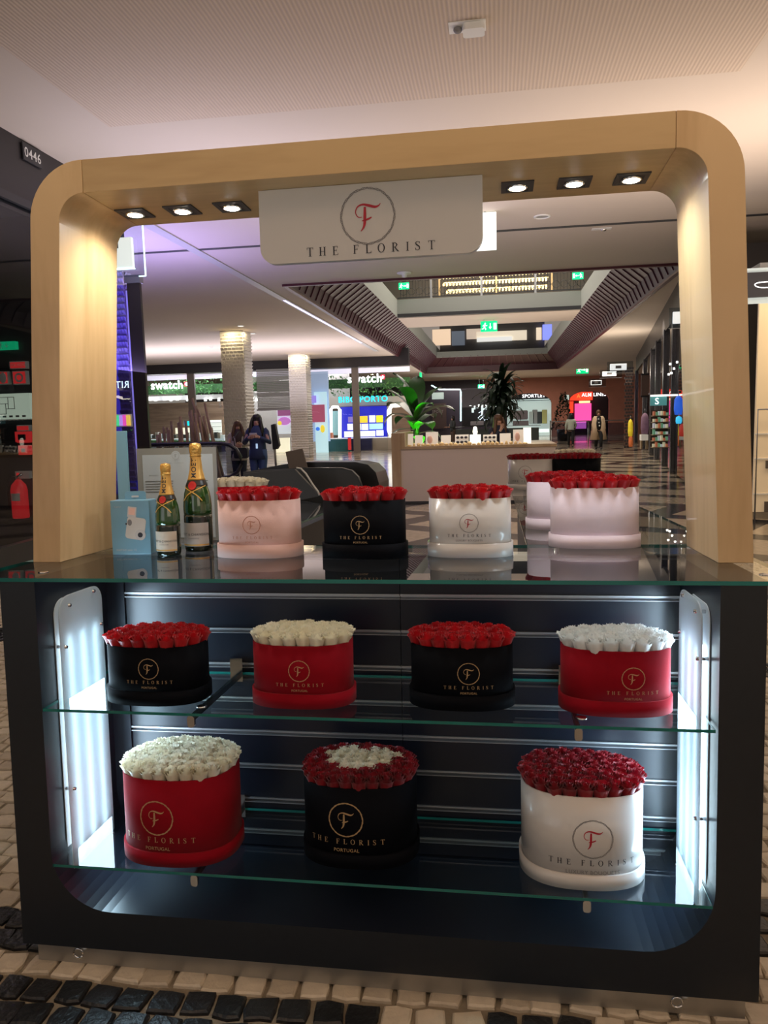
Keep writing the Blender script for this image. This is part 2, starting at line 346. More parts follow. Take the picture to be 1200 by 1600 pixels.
def hatbox(label, loc, w, d, h, colr, petals, logo, caption, yaw=0, rose_r=.0222, lx=0, heart=False, band=.040, frame=KM, group=None, logoscale=1.0, cream_rim=False):
    t = thing('flower_box', label, 'flower box', loc, yaw, group, frame); v = VELVET[colr]; th = .003
    o, i_ = supring(w, d), supring(w-2*th, d-2*th); n = len(o)
    def wall(name, O, I, z0, z1, m, zi0=None):
        mb = MB(); vs = [(*p, z0) for p in O]+[(*p, z1) for p in O]+[(*p, z1) for p in I]+[(*p, zi0 if zi0 is not None else z0) for p in I]
        fs = [(a*n+k, a*n+(k+1) % n, ((a+1) % 4)*n+(k+1) % n, ((a+1) % 4)*n+k) for a in range(4) for k in range(n)]
        mb.add(vs, fs, 0, False); q = mb.build(name, m, t)
        for p in q.data.polygons: p.use_smooth = (p.index//n) % 2 == 0
        return q
    body = wall('box_body', o, i_, .001, h, v)
    O2 = supring(w+.012, d+.012); wall('lid_base', O2, supring(w+.001, d+.001), 0, band, v)
    MB().add([(*p, h-.018) for p in i_], [tuple(range(n))]).build('foam_pad', PADM, t)
    # roses on a jittered hexagonal grid inside the rim
    rr = random.Random(int(abs(loc[0]*977+loc[1]*331+loc[2]*77))+3); s = rose_r*1.68; ny = int(d/s)+2
    a, b = w/2-rose_r*.80, d/2-rose_r*.80
    spots = []
    nring = max(8, int((pi*(a+b)*1.06)/s))              # outer ring follows the rim
    fm = arcmap(2*a, 2*b); per = pi*(3*(a+b)-sqrt((3*a+b)*(a+3*b)))*1.05
    for k in range(nring):
        x, y = fm((k/nring-.5)*per*.995, 0); spots.append((x, y))
    a2, b2 = a-s*.86, b-s*.86
    if b2 > .012:
        rows = max(1, round(2*b2/(s*.88)))
        for q in range(rows+1):
            y = -b2+2*b2*q/rows if rows else 0
            xm = a2*max(0, 1-abs(y/(b2*1.12))**SUPN)**(1/SUPN); cnt = max(1, round(2*xm/s)); off = 0
            for k in range(cnt+1): spots.append((-xm+2*xm*k/cnt+off, y))
    for (x, y) in spots:
        hh = 1-(x/(w/2))**2*.5-(y/(d/2))**2*.5
        kind = petals
        if heart:
            hx, hy = abs(x)/(w/2), y/(d/2)
            kind = 'cream' if -.62 < hy < .66 and hx < (.76 if hy > .22 else .10+.66*(hy+.62)/.84) and not (hx < .10 and hy > .45) else petals
        sc = rose_r*rr.uniform(1.12, 1.28)
        q = bpy.data.objects.new('rose', rr.choice(RM[kind])); COL.objects.link(q); q.parent = t
        tilt = .22*hypot(x/(w/2), y/(d/2))
        q.matrix_local = Matrix.Translation((x+rr.uniform(-.002, .002), y+rr.uniform(-.002, .002), h+.003+.016*hh+rr.uniform(-.002, .002))) @ \
            Matrix.Rotation(tilt, 4, Vector((-y/(d/2), x/(w/2), 0)).normalized() if hypot(x, y) > 1e-4 else Vector((1, 0, 0))) @ \
            Matrix.Rotation(rr.uniform(0, 6.28), 4, 'Z') @ Matrix.Diagonal((sc, sc, sc*1.05, 1))
        if heart: q['label'] = ('cream rose in the heart shape' if kind == 'cream' else 'deep red rose around the heart')
    if not logo: return t
    cap, zc, zb, ringr = logo                           # cap height, ring centre z, text baseline z, ring radius
    fm = arcmap(w, d)
    ink = {'white': (M_BLKINK, M_REDINK, M_GREYINK, M_GREYINK), 'pink': (M_RGOLD,)*4, 'red': (M_GOLD,)*4, 'black': (M_GOLD,)*4, 'palepink': (M_RGOLD,)*4}[colr]
    def wrap(g, k, z0, nm, m):
        mb = MB(); mb.add([(*fm(lx+x*k, .0009), z0+y*k) for x, y in g.v], g.f); return mb.build(nm, m, body)
    wrap(GT, cap, zb, 'lettering', ink[0]); wrap(GF, ringr, zc, 'letter_emblem', ink[1]); wrap(GRS if colr != 'white' else GR, ringr, zc, 'emblem_ring', ink[2])
    wrap(font2d(caption), cap*.66, zb-cap*1.55, 'caption', ink[3])
    return t

# ================================================================== SETTING
# ---- floor: mortar bed, cobbles, polished paving beyond
def floor_mat():
    m = mat('polished_stone_paving', (.4, .33, .26), .16); nt = m.node_tree; b = nt.nodes['Principled BSDF']; N = nt.nodes.new; L = nt.links.new
    tc = N('ShaderNodeTexCoord'); mp = N('ShaderNodeMapping'); mp.inputs['Rotation'].default_value = (0, 0, .55)
    br = N('ShaderNodeTexBrick'); br.inputs['Scale'].default_value = .42; br.inputs['Mortar Size'].default_value = .09; br.inputs['Mortar Smooth'].default_value = .02
    br.inputs['Color1'].default_value = (.52, .42, .29, 1); br.inputs['Color2'].default_value = (.42, .35, .26, 1); br.inputs['Mortar'].default_value = (.025, .024, .026, 1); br.inputs['Brick Width'].default_value = 1.2; br.inputs['Row Height'].default_value = .6
    vo = N('ShaderNodeTexVoronoi'); vo.inputs['Scale'].default_value = 14; mx = N('ShaderNodeMix'); mx.data_type = 'RGBA'; mx.blend_type = 'MULTIPLY'; mx.inputs[0].default_value = .5
    L(tc.outputs['Object'], mp.inputs[0]); L(mp.outputs[0], br.inputs['Vector']); L(tc.outputs['Object'], vo.inputs['Vector'])
    L(br.outputs[0], mx.inputs[6]); L(vo.outputs['Distance'], mx.inputs[7]); 
    ad = N('ShaderNodeMix'); ad.data_type = 'RGBA'; ad.inputs[0].default_value = .45; L(br.outputs[0], ad.inputs[6]); L(mx.outputs[2], ad.inputs[7]); L(ad.outputs[2], b.inputs['Base Color'])
    return m
fl = struct(MB().box(-26, 14, -4, 72, -.25, -.012).build('floor', [mat('sandy_mortar', (.25, .21, .155), .85, noise=.3, nscale=30, bump=.3, bscale=120)]))
MB().box(-26, 14, 8.2, 72, -.05, 0).build('stone_paving', floor_mat(), fl)
CB_MATS = dict(w=[mat('cream_limestone_%s' % k, c, .55, noise=.18, nscale=25, bump=.4, bscale=60) for k, c in (('a', (.58, .50, .38)), ('b', (.50, .43, .33)), ('c', (.64, .56, .44)))],
               b=[mat('black_basalt_%s' % k, c, .42, noise=.3, nscale=25, bump=.4, bscale=60) for k, c in (('a', (.009, .010, .012)), ('b', (.014, .014, .016)))])
def cobble_verts(rr, sx=.0400, sy=.0375):
    base = [(-1, -1), (0, -1.08), (1, -1), (1.05, 0), (1, 1), (0, 1.05), (-1, 1), (-1.05, 0)]
    p = [(x*sx+rr.uniform(-.005, .005), y*sy+rr.uniform(-.005, .005)) for x, y in base]
    lo = [(x, y, -.014) for x, y in p]; mid = [(x*.97, y*.97, -.004) for x, y in p]; top = [(x*.84, y*.84, rr.uniform(-.001, .0015)) for x, y in p]
    v = lo+mid+top; f = [(a*8+k, a*8+(k+1) % 8, (a+1)*8+(k+1) % 8, (a+1)*8+k) for a in range(2) for k in range(8)]+[tuple(range(16, 24))]
    return v, f
CBM = {k: [] for k in 'wb'}
for k in 'wb':
    for i in range(8):
        v, f = cobble_verts(R); CBM[k].append(MB().add(v, f).mesh('cobblestone', CB_MATS[k][i % len(CB_MATS[k])]))
def cob_colour(x, y):
    if y < 1.80+.02*sin(x*9): return 'b' if not (.55 < x < 3 and y > 1.72) else 'w'
    if x < -1.3 and abs(y-(2.02+.0*x)) < .10: return 'b'
    if x > .6 and abs(y-2.25) < .12: return 'b'
    if y > 3.6 and (abs((x*.5+y)%2.2-1.1) < .13): return 'b'
    return 'w'
near = []; far = MB()
step = .090
for iy in range(int(1.30/step), int(8.2/step)+1):
    y = iy*step
    x0, x1 = (-1.9, 1.2) if y < 1.95 else (-.72*y-.5, -1.36)
    segs = [(x0, x1)]
    if y >= 1.95: segs.append((.60, .45*y+.6))
    for a, b in segs:
        for ix in range(int(a/step), int(b/step)+1):
            x = ix*step+(iy % 2)*.03+R.uniform(-.006, .006); yy = y+.06*sin(x*1.7)*.4+R.uniform(-.005, .005)
            k = cob_colour(x, yy)
            if y < 1.95 and -1.6 < x < .95 and y > 1.5: near.append((x, yy, k))
            elif y < 1.95 and y > 1.5 or y >= 1.95:
                v, f = cobble_verts(R)
                far.add([(p[0]+x, p[1]+yy, p[2]) for p in v], f, {'w': R.choice((0, 1, 2)), 'b': R.choice((3, 4))}[k])
for x, y, k in near[:300]:
    o = bpy.data.objects.new('cobblestone', R.choice(CBM[k])); COL.objects.link(o); o.parent = fl; o.matrix_local = Matrix.Translation((x, y, 0)) @ Matrix.Rotation(R.uniform(-.12, .12)+R.choice((0, pi)), 4, 'Z')
for x, y, k in near[300:]:
    v, f = cobble_verts(R); far.add([(p[0]+x, p[1]+y, p[2]) for p in v], f, 0 if k == 'w' else 3)
stuff(far.build('cobble_paving', CB_MATS['w']+CB_MATS['b'], fl))

# ---- ceiling at 4.6 m with the atrium opening
CZ = 4.6
M_CEIL = mat('painted_ceiling', (.60, .52, .45), .8, noise=.05, nscale=.6)
def rib_mat():
    m = mat('ribbed_ceiling_panel', (.62, .53, .45), .8); nt = m.node_tree; b = nt.nodes['Principled BSDF']; N = nt.nodes.new; L = nt.links.new
    tc = N('ShaderNodeTexCoord'); wv = N('ShaderNodeTexWave'); wv.inputs['Scale'].default_value = 9; wv.wave_profile = 'SIN'; wv.bands_direction = 'X'
    bp = N('ShaderNodeBump'); bp.inputs['Strength'].default_value = .5; bp.inputs['Distance'].default_value = .006
    rp = N('ShaderNodeMix'); rp.data_type = 'RGBA'; rp.inputs[6].default_value = (.52, .42, .34, 1); rp.inputs[7].default_value = (.63, .52, .43, 1)
    L(tc.outputs['Object'], wv.inputs['Vector']); L(wv.outputs[0], bp.inputs['Height']); L(bp.outputs[0], b.inputs['Normal']); L(wv.outputs[0], rp.inputs[0]); L(rp.outputs[2], b.inputs['Base Color'])
    return m
AX0, AX1, AY0, AY1 = -4.6, 3.87, 17.05, 51.0
ce = MB()
ce.box(-26, 14, -4, AY0, CZ, CZ+.3); ce.box(-26, AX0, AY0, AY1, CZ, CZ+.3); ce.box(AX1, 14, AY0, AY1, CZ, CZ+.3); ce.box(-26, 14, AY1, 72, CZ, CZ+.3)
ce = struct(ce.build('ceiling', M_CEIL))
MB().box(-3.9, 2.2, -3, 7.75, CZ-.012, CZ).build('ribbed_panel', rib_mat(), ce)
M_SLOT = mat('dark_slot', (.05, .05, .055), .6)
MB().box(-26, 9, 13.2, 13.32, CZ-.006, CZ+.001).build('shadow_gap', M_SLOT, ce)
MB().box(-5.32, -5.14, 9, 34, CZ-.02, CZ+.001).build('lighting_slot', mat('slot_trim', (.5, .49, .48), .4), ce)
MB().box(-5.26, -5.20, 19, 30, CZ-.024, CZ-.019).build('light_strip', glow('violet_white_strip', (.55, .5, 1), 3), ce)
def ceiling_fitting(px, py, r, label, lit):
    p = WZ(px, py, CZ); t = thing('ceiling_downlight', label, 'ceiling light', (p.x, p.y, CZ))
    MB().lathe([(r, 0), (r, -.012), (r*.8, -.018), (r*.78, -.002)], 20, cap=False).build('trim_ring', M_PAPER, t)
    MB().lathe([(r*.78, -.004), (r*.5, -.006), (.001, -.008)], 20, cap=False).build('lens', glow('lamp_lens', (1, .93, .8), 6) if lit else M_RAIL, t)
ceiling_fitting(847, 338, .13, 'round white recessed speaker in the ceiling right of the hanging sign', False)
ceiling_fitting(395, 521, .12, 'small lit downlight beside the nearer patterned column', True)
ceiling_fitting(376, 509, .12, 'small lit downlight above the nearer patterned column', True)
ceiling_fitting(330, 542, .12, 'unlit round ceiling fitting over the left shops', False)
p = WZ(940, 357, CZ); t = thing('ceiling_camera', 'small oval ceiling fitting with a dark lens near the arch right corner', 'ceiling fitting', (p.x, p.y, CZ))
MB().box(-.16, .16, -.06, .06, -.012, 0).build('plate', M_PAPER, t, bevel=.005); MB().ball((.03, 0, -.02), (.05, .04, .03)).build('lens', M_CHROME, t)
p = WZ(733, 38, CZ); t = thing('smoke_detector', 'white plastic detector box on the ribbed ceiling above the stand', 'detector', (p.x, p.y, CZ-.012))
MB().prism(rrect(-.05, .12, -.075, .075, .03), -.055, 0, 'z').build('housing', M_PAPER, t, bevel=.006)
MB().ball((-.09, 0, -.02), (.035, .035, .028)).build('sensor', M_GREYINK, t); MB().box(-.16, .13, -.09, .09, -.006, 0).build('base_plate', M_PAPER, t)
p = WZ(648, 590-155, CZ); t = thing('sprinkler_head', 'little white sprinkler under the ceiling just before the atrium edge', 'sprinkler', (-1.9, 16.4, CZ))
MB().lathe([(.16, 0), (.15, -.02), (.06, -.03), (.05, -.09), (.001, -.10)], 16).build('cap', M_PAPER, t)

# ---- atrium: maroon ribbed cove, fascias, bridge, upper floor
M_MAR = mat('maroon_cove', (.045, .008, .014), .45, noise=.2, nscale=2); M_MAR2 = mat('maroon_rib', (.10, .035, .05), .3, metal=.3)
M_FASC = mat('grey_green_fascia', (.30, .32, .30), .6); M_DARK = mat('dark_metal', (.03, .03, .035), .4)
IX0, IX1, IY0, IY1, IZ = -3.75, 3.1, 18.6, 49.0, 5.45
at = MB()
at.add([(AX0, AY0, CZ), (AX0, AY1, CZ), (AX0+.15, AY0+.1, 4.95), (AX0+.15, AY1-.1, 4.95), (IX0, IY0, IZ), (IX0, IY1, IZ)], [(0, 1, 3, 2), (2, 3, 5, 4)])
at.add([(AX1, AY0, CZ), (AX1, AY1, CZ), (AX1-.15, AY0+.1, 4.95), (AX1-.15, AY1-.1, 4.95), (IX1, IY0, IZ), (IX1, IY1, IZ)], [(1, 0, 2, 3), (3, 2, 4, 5)])
at.add([(AX0, AY1, CZ), (AX1, AY1, CZ), (AX0+.15, AY1-.1, 4.95), (AX1-.15, AY1-.1, 4.95), (IX0, IY1, IZ), (IX1, IY1, IZ)], [(0, 1, 3, 2), (2, 3, 5, 4)])
at.add([(AX0, AY0, CZ), (AX1, AY0, CZ), (IX0, IY0, IZ), (IX1, IY0, IZ)], [(1, 0, 2, 3)])
cove = struct(at.build('trim_1', M_MAR)); 
nrib = 0
rb = MB().box(-.02, .02, -.03, .03, 0, 1).mesh('cove_rib', M_MAR2)
def rib(a, b):
    global nrib
    nrib += 1; q = bpy.data.objects.new('cove_rib', rb); COL.objects.link(q); q.parent = cove; d = Vector(b)-Vector(a)
    q.matrix_local = Matrix.Translation(a) @ d.to_track_quat('Z', 'Y').to_matrix().to_4x4() @ Matrix.Diagonal((1, 1, d.length, 1))
y = AY0+.4
while y < AY1-1:
    for s_, ax, ix in ((0, AX0, IX0), (1, AX1, IX1)):
        k = .15 if s_ == 0 else -.15
        rib((ax+k, y, 4.95), (ix, y, IZ)); rib((ax+k*.1, y, 4.64), (ax+k, y, 4.95))
    y += .55
for i in range(1, 16):
    x = AX0+(AX1-AX0)*i/16; rib((x*.98, AY1-.12, 4.95), (x*.82, AY1-2.0, IZ))
lp = MB(); lp.box(AX0-.1, AX0, AY0-.1, AY1+.1, CZ-.05, CZ+.02); lp.box(AX1, AX1+.1, AY0-.1, AY1+.1, CZ-.05, CZ+.02); lp.box(AX0, AX1, AY0-.1, AY0, CZ-.05, CZ+.02); lp.box(AX0, AX1, AY1, AY1+.1, CZ-.05, CZ+.02)
lp.build('cove_lip', mat('maroon_lip', (.08, .012, .02), .4), cove)
up = MB(); up.box(IX0-6, IX0, IY0, IY1+12, IZ, 6.12); up.box(IX1, IX1+6, IY0, IY1+12, IZ, 6.12); up.box(IX0, IX1, IY1, IY1+8, IZ-.05, 5.75)
struct(up.build('floor_upper', M_FASC))
br = struct(MB().box(IX0, IX1, 29.8, 33.0, IZ, 6.12).build('floor_bridge', M_FASC)); MB().box(IX0, IX1, 29.74, 29.8, 5.45, 5.58).build('bridge_drip_edge', M_DARK, br)
MB().box(IX0, IX1, 29.85, 33.0, IZ-.02, IZ).build('bridge_soffit', mat('beige_soffit', (.5, .42, .36), .7), br)
# bridge railing of wrought hoops
rl = thing('bridge_railing', 'wrought iron railing with hoops across the upper bridge', 'railing', (0, 29.9, 6.12))
MB().box(IX0, IX1, -.02, .02, 1.02, 1.07).build('top_rail', M_DARK, rl); MB().box(IX0, IX1, -.015, .015, .05, .09).build('bottom_rail', M_DARK, rl)
g = MB(); x = IX0+.12
while x < IX1:
    g.box(x-.008, x+.008, -.008, .008, .08, 1.03); x += .12
stuff(g.build('baluster', M_DARK, rl)); g = MB(); x = IX0+.25
while x < IX1:
    for z in (.3, .8):
        g.tube([(x+.13*cos(a*pi/5), 0, z+.13*sin(a*pi/5)) for a in range(11)], .010, 4)
    x += .30
stuff(g.build('iron_hoop', M_DARK, rl))
for x in (-2.45, -.55, 1.45): MB().box(x-.04, x+.04, -.04, .04, 0, 1.1).build('post', M_RAIL, rl)
# lit coffers above the bridge, far walls of the upper floor
uc = struct(MB().box(-9, 9, 20, 62, 10.2, 10.4).build('ceiling_upper', mat('upper_ceiling', (.25, .22, .19), .8)))
uw = struct(MB().box(-9, 9, 40, 40.2, 6.6, 10.3).build('wall_upper', mat('upper_wall', (.30, .28, .25), .8)))
M_WARM = glow('warm_lamp_row', (1, .72, .32), 3.0)
ch = thing('lamp_grid', 'warm golden rows of small lamps above the bridge railing', 'ceiling light', (0, 36.5, 7.2))
MB().box(-2.7, 2.7, -.2, .2, .95, 1.0).build('frame', M_DARK, ch)
for z, x0, x1 in ((.75, -2.55, 2.45), (.42, -2.4, 2.35), (.08, -2.25, 2.3)):
    g = MB(); x = x0
    while x < x1: g.ball((x, 0, z+.1), (.05, .05, .08), 6); x += .15
    stuff(g.build('lamp_row', M_WARM, ch)); MB().box(x0, x1, .05, .09, z+.18, z+.22).build('lamp_bar', M_WARM, ch)
for x in (-2.6, 0, 2.5): MB().box(x-.04, x+.04, -.1, .1, 0, 3.0).build('hanger', mat('brass', (.7, .5, .25), .3, 1), ch)
us = struct(MB().box(IX0, IX1, 52, 52.3, 5.7, 10.3).build('wall_upper_far', mat('far_upper_wall', (.12, .12, .13), .7)))
for i, (px0, px1, py0, py1, c, s) in enumerate(((676, 704, 514, 540, (1, .72, .5), .8), (706, 726, 517, 540, (.25, .3, .38), .3), (729, 765, 513, 530, (.95, .75, .6), .5), (745, 823, 516, 534, (1, .85, .65), .7), (838, 846, 512, 531, (1, .8, .6), .8), (848, 862, 507, 531, (.25, .3, 1), 1.1), (745, 800, 526, 534, (.9, .9, .85), .8))):
    a = WD(px0, py1, 51.9-.03*i); b = WD(px1, py0, 51.9)
    q = MB().box(a.x, b.x, 51.85-.03*i, 51.95, a.z, b.z).build('window_pane', glow('upper_window_%s' % 'abcdefg'[i], c, s), us)
# ---- maroon far wall with arches, dark shops under them
M_ARC = mat('terracotta_wall', (.32, .13, .09), .8, noise=.15, nscale=2)
fw = MB(); FD = 62
def arch_wall(mb, x0, x1, z1, ops, y0, y1):
    xs = x0
    for (a, b, spr) in ops:
        mb.box(xs, a, y0, y1, 0, z1); r = (b-a)/2; c = (a+b)/2
        pts = [(a, z1), (a, spr)]+[(c-r*cos(pi*i/10), spr+.45*r*sin(pi*i/10)) for i in range(1, 10)]+[(b, spr), (b, z1)]
        mb.prism(pts, y0, y1, 'y'); xs = b
    mb.box(xs, x1, y0, y1, 0, z1)
a = WD(790, 650, FD).x; b = WD(862, 650, FD).x; c = WD(890, 650, FD).x; d = WD(952, 650, FD).x
arch_wall(fw, -1.0, 12, CZ, [(a, b, 2.6), (c, d, 2.75)], FD, FD+.5)
fw = struct(fw.build('wall_far', M_ARC))
struct(MB().box(-26, -1, FD, FD+.4, 0, CZ).build('wall_far_left', mat('dark_shopfront', (.03, .02, .035), .5)))
struct(MB().box(-6, 12, 70, 70.3, 0, CZ).build('wall_back', mat('shop_dark', (.06, .065, .08), .7)))
def pbox(name, px0, px1, py0, py1, d, m, th=.1, parent=None, bevel=0):
    A = WD(px0, py1, d); B = WD(px1, py0, d); return MB().box(min(A.x, B.x), max(A.x, B.x), d, d+th, A.z, B.z).build(name, m, parent, bevel=bevel)
def W0(px, d): return WD(px, 700, d).x
FS = thing('far_clothes_shop', 'bright white clothes shop behind the wide terracotta arch', 'shop', (W0(790, 62), 64, 0))
def tb(name, px0, px1, py0, py1, d, m, root, th=.1, bevel=0):     # pixel-measured box as a child of a thing
    A = WD(px0, py1, d); B = WD(px1, py0, d); l = root.matrix_world.translation
    return MB().box(min(A.x, B.x)-l.x, max(A.x, B.x)-l.x, d-l.y, d-l.y+th, A.z-l.z, B.z-l.z).build(name, m, root, bevel=bevel)
def tt(s, px, py, d, hpx, m, root, name='lettering', bold=.01, mirror=False):
    P = WD(px, py, d); l = root.matrix_world.translation
    return text(s, m, root, (P.x-l.x, P.y-l.y, P.z-l.z), hpx*d/F_PX, name, ux=(-1 if mirror else 1, 0, 0), bold=bold)
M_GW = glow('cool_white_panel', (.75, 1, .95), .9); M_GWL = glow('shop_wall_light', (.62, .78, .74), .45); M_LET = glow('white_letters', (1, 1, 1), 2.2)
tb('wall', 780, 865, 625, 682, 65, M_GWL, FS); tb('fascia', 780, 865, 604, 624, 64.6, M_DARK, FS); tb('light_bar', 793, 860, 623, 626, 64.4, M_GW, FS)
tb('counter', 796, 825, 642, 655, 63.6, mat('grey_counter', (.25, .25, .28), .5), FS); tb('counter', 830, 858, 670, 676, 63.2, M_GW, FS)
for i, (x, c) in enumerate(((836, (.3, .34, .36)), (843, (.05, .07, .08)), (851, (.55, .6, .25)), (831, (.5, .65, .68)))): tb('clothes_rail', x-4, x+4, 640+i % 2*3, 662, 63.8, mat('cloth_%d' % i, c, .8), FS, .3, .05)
tt('SPORTLET', 834, 621, 64.4, 5, M_LET, FS)
FR = thing('pink_screen_shop', 'dark shop with glowing red and magenta screens under the right arch', 'shop', (W0(890, 62), 64, 0))
tb('wall', 884, 955, 608, 680, 65, mat('shop_black', (.02, .015, .02), .5), FR)
tb('red_panel', 888, 926, 612, 626, 64.5, glow('red_screen', (1, .05, .02), 1.3), FR); tb('red_panel', 888, 896, 627, 645, 64.5, glow('red_screen', (1, .05, .02), 1.3), FR)
tb('pink_screen', 898, 924, 630, 658, 64.4, glow('magenta_screen', (1, .08, .35), 1.2), FR); tb('pink_screen', 900, 916, 658, 670, 64.3, glow('violet_screen', (.8, .15, .6), .9), FR)
tb('bright_strip', 905, 922, 626, 630, 64.3, glow('amber_strip', (1, .5, .25), 2), FR); tb('blade_panel', 882, 889, 617, 625, 62.0-.3, M_GWL, FR)
tt('ALM LINES', 928, 619, 64.2, 5, M_LET, FR); tt('A', 904, 622, 64.2, 6, glow('red_letters', (1, .15, .03), 2), FR)
# dark neon shop left of the terracotta wall
FN = thing('neon_framed_shop', 'black shopfront outlined by a pale cyan neon frame', 'shop', (W0(705, 55), 55, 0))
M_NEON = glow('cyan_neon', (.6, .95, 1), 2.6)
tb('front', 672, 770, 606, 690, 56, mat('plum_black', (.022, .015, .03), .5), FN)
l = FN.matrix_world.translation
def neon(pts, d, r, m, root, name='neon_tube'):
    l = root.matrix_world.translation; return MB().tube([WD(x, y, d)-l for x, y in pts], r, 6).build(name, m, root)
neon([(674, 602), (686, 608.5), (719, 608.5), (720, 612), (720, 658)], 55, .05, M_NEON, FN)
tb('poster', 676, 697, 630, 670, 55.5, mat('brown_poster', (.06, .035, .035), .5), FN); tb('blade_sign', 675, 693, 613, 624, 54, M_GWL, FN); tb('blade_sign', 721, 732, 619, 629, 54, glow('pink_white_sign', (1, .7, .8), .9), FN)
tt('SPORT', 684, 645, 55.4, 4, M_GREYINK, FN)
CF = thing('cafe_counter', 'dark cafe counter with looping neon script above it', 'counter', (W0(790, 44), 44, 0))
tb('counter', 712, 842, 668, 695, 44, mat('teal_grey_front', (.07, .085, .08), .4), CF, 1); tb('counter_top', 708, 845, 664, 668, 43.9, M_DARK, CF, 1.1)
tb('coffee_machine', 735, 756, 658, 665, 43.8, mat('pale_steel', (.4, .38, .42), .35, .6), CF, .4, .03); tb('till_screen', 806, 824, 641, 656, 43.8, mat('grey_lilac', (.30, .27, .31), .5), CF, .05); tb('till_screen', 801, 826, 657, 665, 43.8, mat('grey_lilac', (.30, .27, .31), .5), CF, .05)
tb('back_wall', 722, 792, 606, 668, 46.5, mat('shop_black', (.02, .015, .02), .5), CF)
for i in range(14):
    x = 733+i*3.6+R.uniform(-1, 1); tb('bright_lamp', x, x+R.uniform(2, 4), 625+R.uniform(-3, 20), 632+R.uniform(0, 20), 46, glow('pale_lamp', (.8, 1, .98), .8), CF, .1, .02)
neon([(748, 645), (752, 643), (756, 650), (750, 656), (747, 653), (752, 648), (757, 657), (761, 652), (762, 645), (759, 655), (763, 656), (766, 648), (765, 656), (769, 655), (772, 647), (771, 656), (776, 655), (780, 645)], 45.5, .022, glow('blue_white_neon', (.7, .85, 1), 1.6), CF)

# ================================================================== LEFT SIDE: facades, swatch shop
M_DGL = glass('smoked_glass', (.84, .88, .90), 1.5); M_FRAME = mat('bronze_frame', (.035, .032, .035), .35, .3)
XL = -4.92
wl = struct(MB().box(XL-.25, XL-.05, -4, 10.1, 3.9, CZ).build('wall_left', M_FRAME))
MB().box(XL-.04, XL, -4, 10.1, 3.88, 3.96).build('fascia_groove', M_DARK, wl)
MB().box(XL-5, XL-.3, -4, 9.2, 4.2, 4.3).build('inner_soffit', mat('dark_soffit', (.02, .022, .025), .6), wl)
MB().box(XL-.16, XL-.06, -4, 10.1, 0, .35).build('plinth', mat('dark_stone', (.04, .04, .042), .35), wl)
MB().box(XL-.1, XL+.0, 8.15, 8.21, .35, 3.9).build('mullion', M_FRAME, wl)
wn = struct(MB().box(XL-.08, XL-.06, -4, 10.0, .35, 3.9).build('window_1', M_DGL))
struct(MB().box(XL-5, XL-4.8, -4, 14, 0, CZ).build('wall_left_inner', mat('shop_interior', (.05, .055, .06), .7)))
# number plate on the fascia
def W0_(px, d): return WD(px, 570, d).x
def xface(px, py, x):                         # point on the plane X = x
    r = MW @ ray(px, py); return CAM+r*((x-CAM.x)/r.x)
def xplate(px0, px1, py0, py1, x, m, name, parent=None, th=.012):
    A = xface(px0, py0, x); B = xface(px1, py1, x); y0, y1 = sorted((A.y, B.y)); z0, z1 = sorted((A.z, B.z))
    return MB().box(x, x+th, y0, y1, z0, z1).build(name, m, parent)
c_ = xface(49, 243, XL-.04); t = thing('unit_number_plate', 'small black unit plate numbered 0446 on the dark fascia', 'sign', (XL-.04, c_.y, c_.z))
MB().box(0, .015, -.17, .17, -.09, .09).build('plate', M_DARK, t); text('0446', M_PAPER, t, (.018, 0, -.05), .10, ux=(0, 1, 0), bold=.01)
# fire-safety point behind the glass: panel on a return wall
FP = 9.2
rw = struct(MB().box(-9.6, XL-.3, FP+.06, FP+.2, 0, CZ).build('wall_return', mat('charcoal_partition', (.028, .028, .032), .45, noise=.2, nscale=3)))
def fsign(name, label, px0, px1, py0, py1, m, cat='sign'):
    A = WD(px0, py1, FP); B = WD(px1, py0, FP); c = (A+B)/2; t = thing(name, label, cat, (c.x, FP, c.z)); w_, h_ = (B.x-A.x)/2, (B.z-A.z)/2
    MB().box(-w_, w_, -.012, .06, -h_, h_).build('plate', m, t, bevel=.004); return t, w_, h_
M_RSG = mat('signal_red', (.62, .03, .03), .4, emit=(.7, .03, .03), es=.5); M_GSG = glow('exit_green', (.0, .85, .28), .9); M_CRM = mat('pale_green_paper', (.55, .62, .48), .6, emit=(.55, .62, .48), es=.55)  # red signs and plan paper glow faintly, brightness put into the material
t, a_, b_ = fsign('exit_sign', 'dim green exit sign on the dark partition behind the left glass', -6, 24, 533, 547, mat('dim_green', (.02, .3, .14), .4, emit=(0, .5, .2), es=.5))
text('↓', M_PAPER, t, (0.02, -.014, -b_*.5), b_*1.1)
def man(parent, x, z, s, m, y=-.014, flip=1):                                     # running figure pictogram
    mb = MB(); mb.lathe([(.11*s, 0), (.001, .0001)], 10, cap=False)
    g = G2()
    for p, w_ in (([(.0, .30), (-.02, .05), (-.08, -.12)], .17), ([(-.08, -.12), (.12, -.30), (.10, -.55)], .11), ([(-.08, -.12), (-.22, -.32), (-.46, -.38)], .11), ([(.0, .26), (.22, .10), (.36, .18)], .08), ([(.0, .26), (-.24, .16), (-.28, -.04)], .08)):
        v, f = stroke(p, [w_]*3, 3); g.add(v, f)
    n = 10; g.add([(.06+.11*cos(2*pi*i/n), .46+.11*sin(2*pi*i/n)) for i in range(n)], [tuple(range(n))])
    g.v = [(a*flip, b) for a, b in g.v]
    flat(g, m, 'running_figure', parent, (x, y, z), s)
man(t, -a_*.45, 0, b_*1.4, M_PAPER)
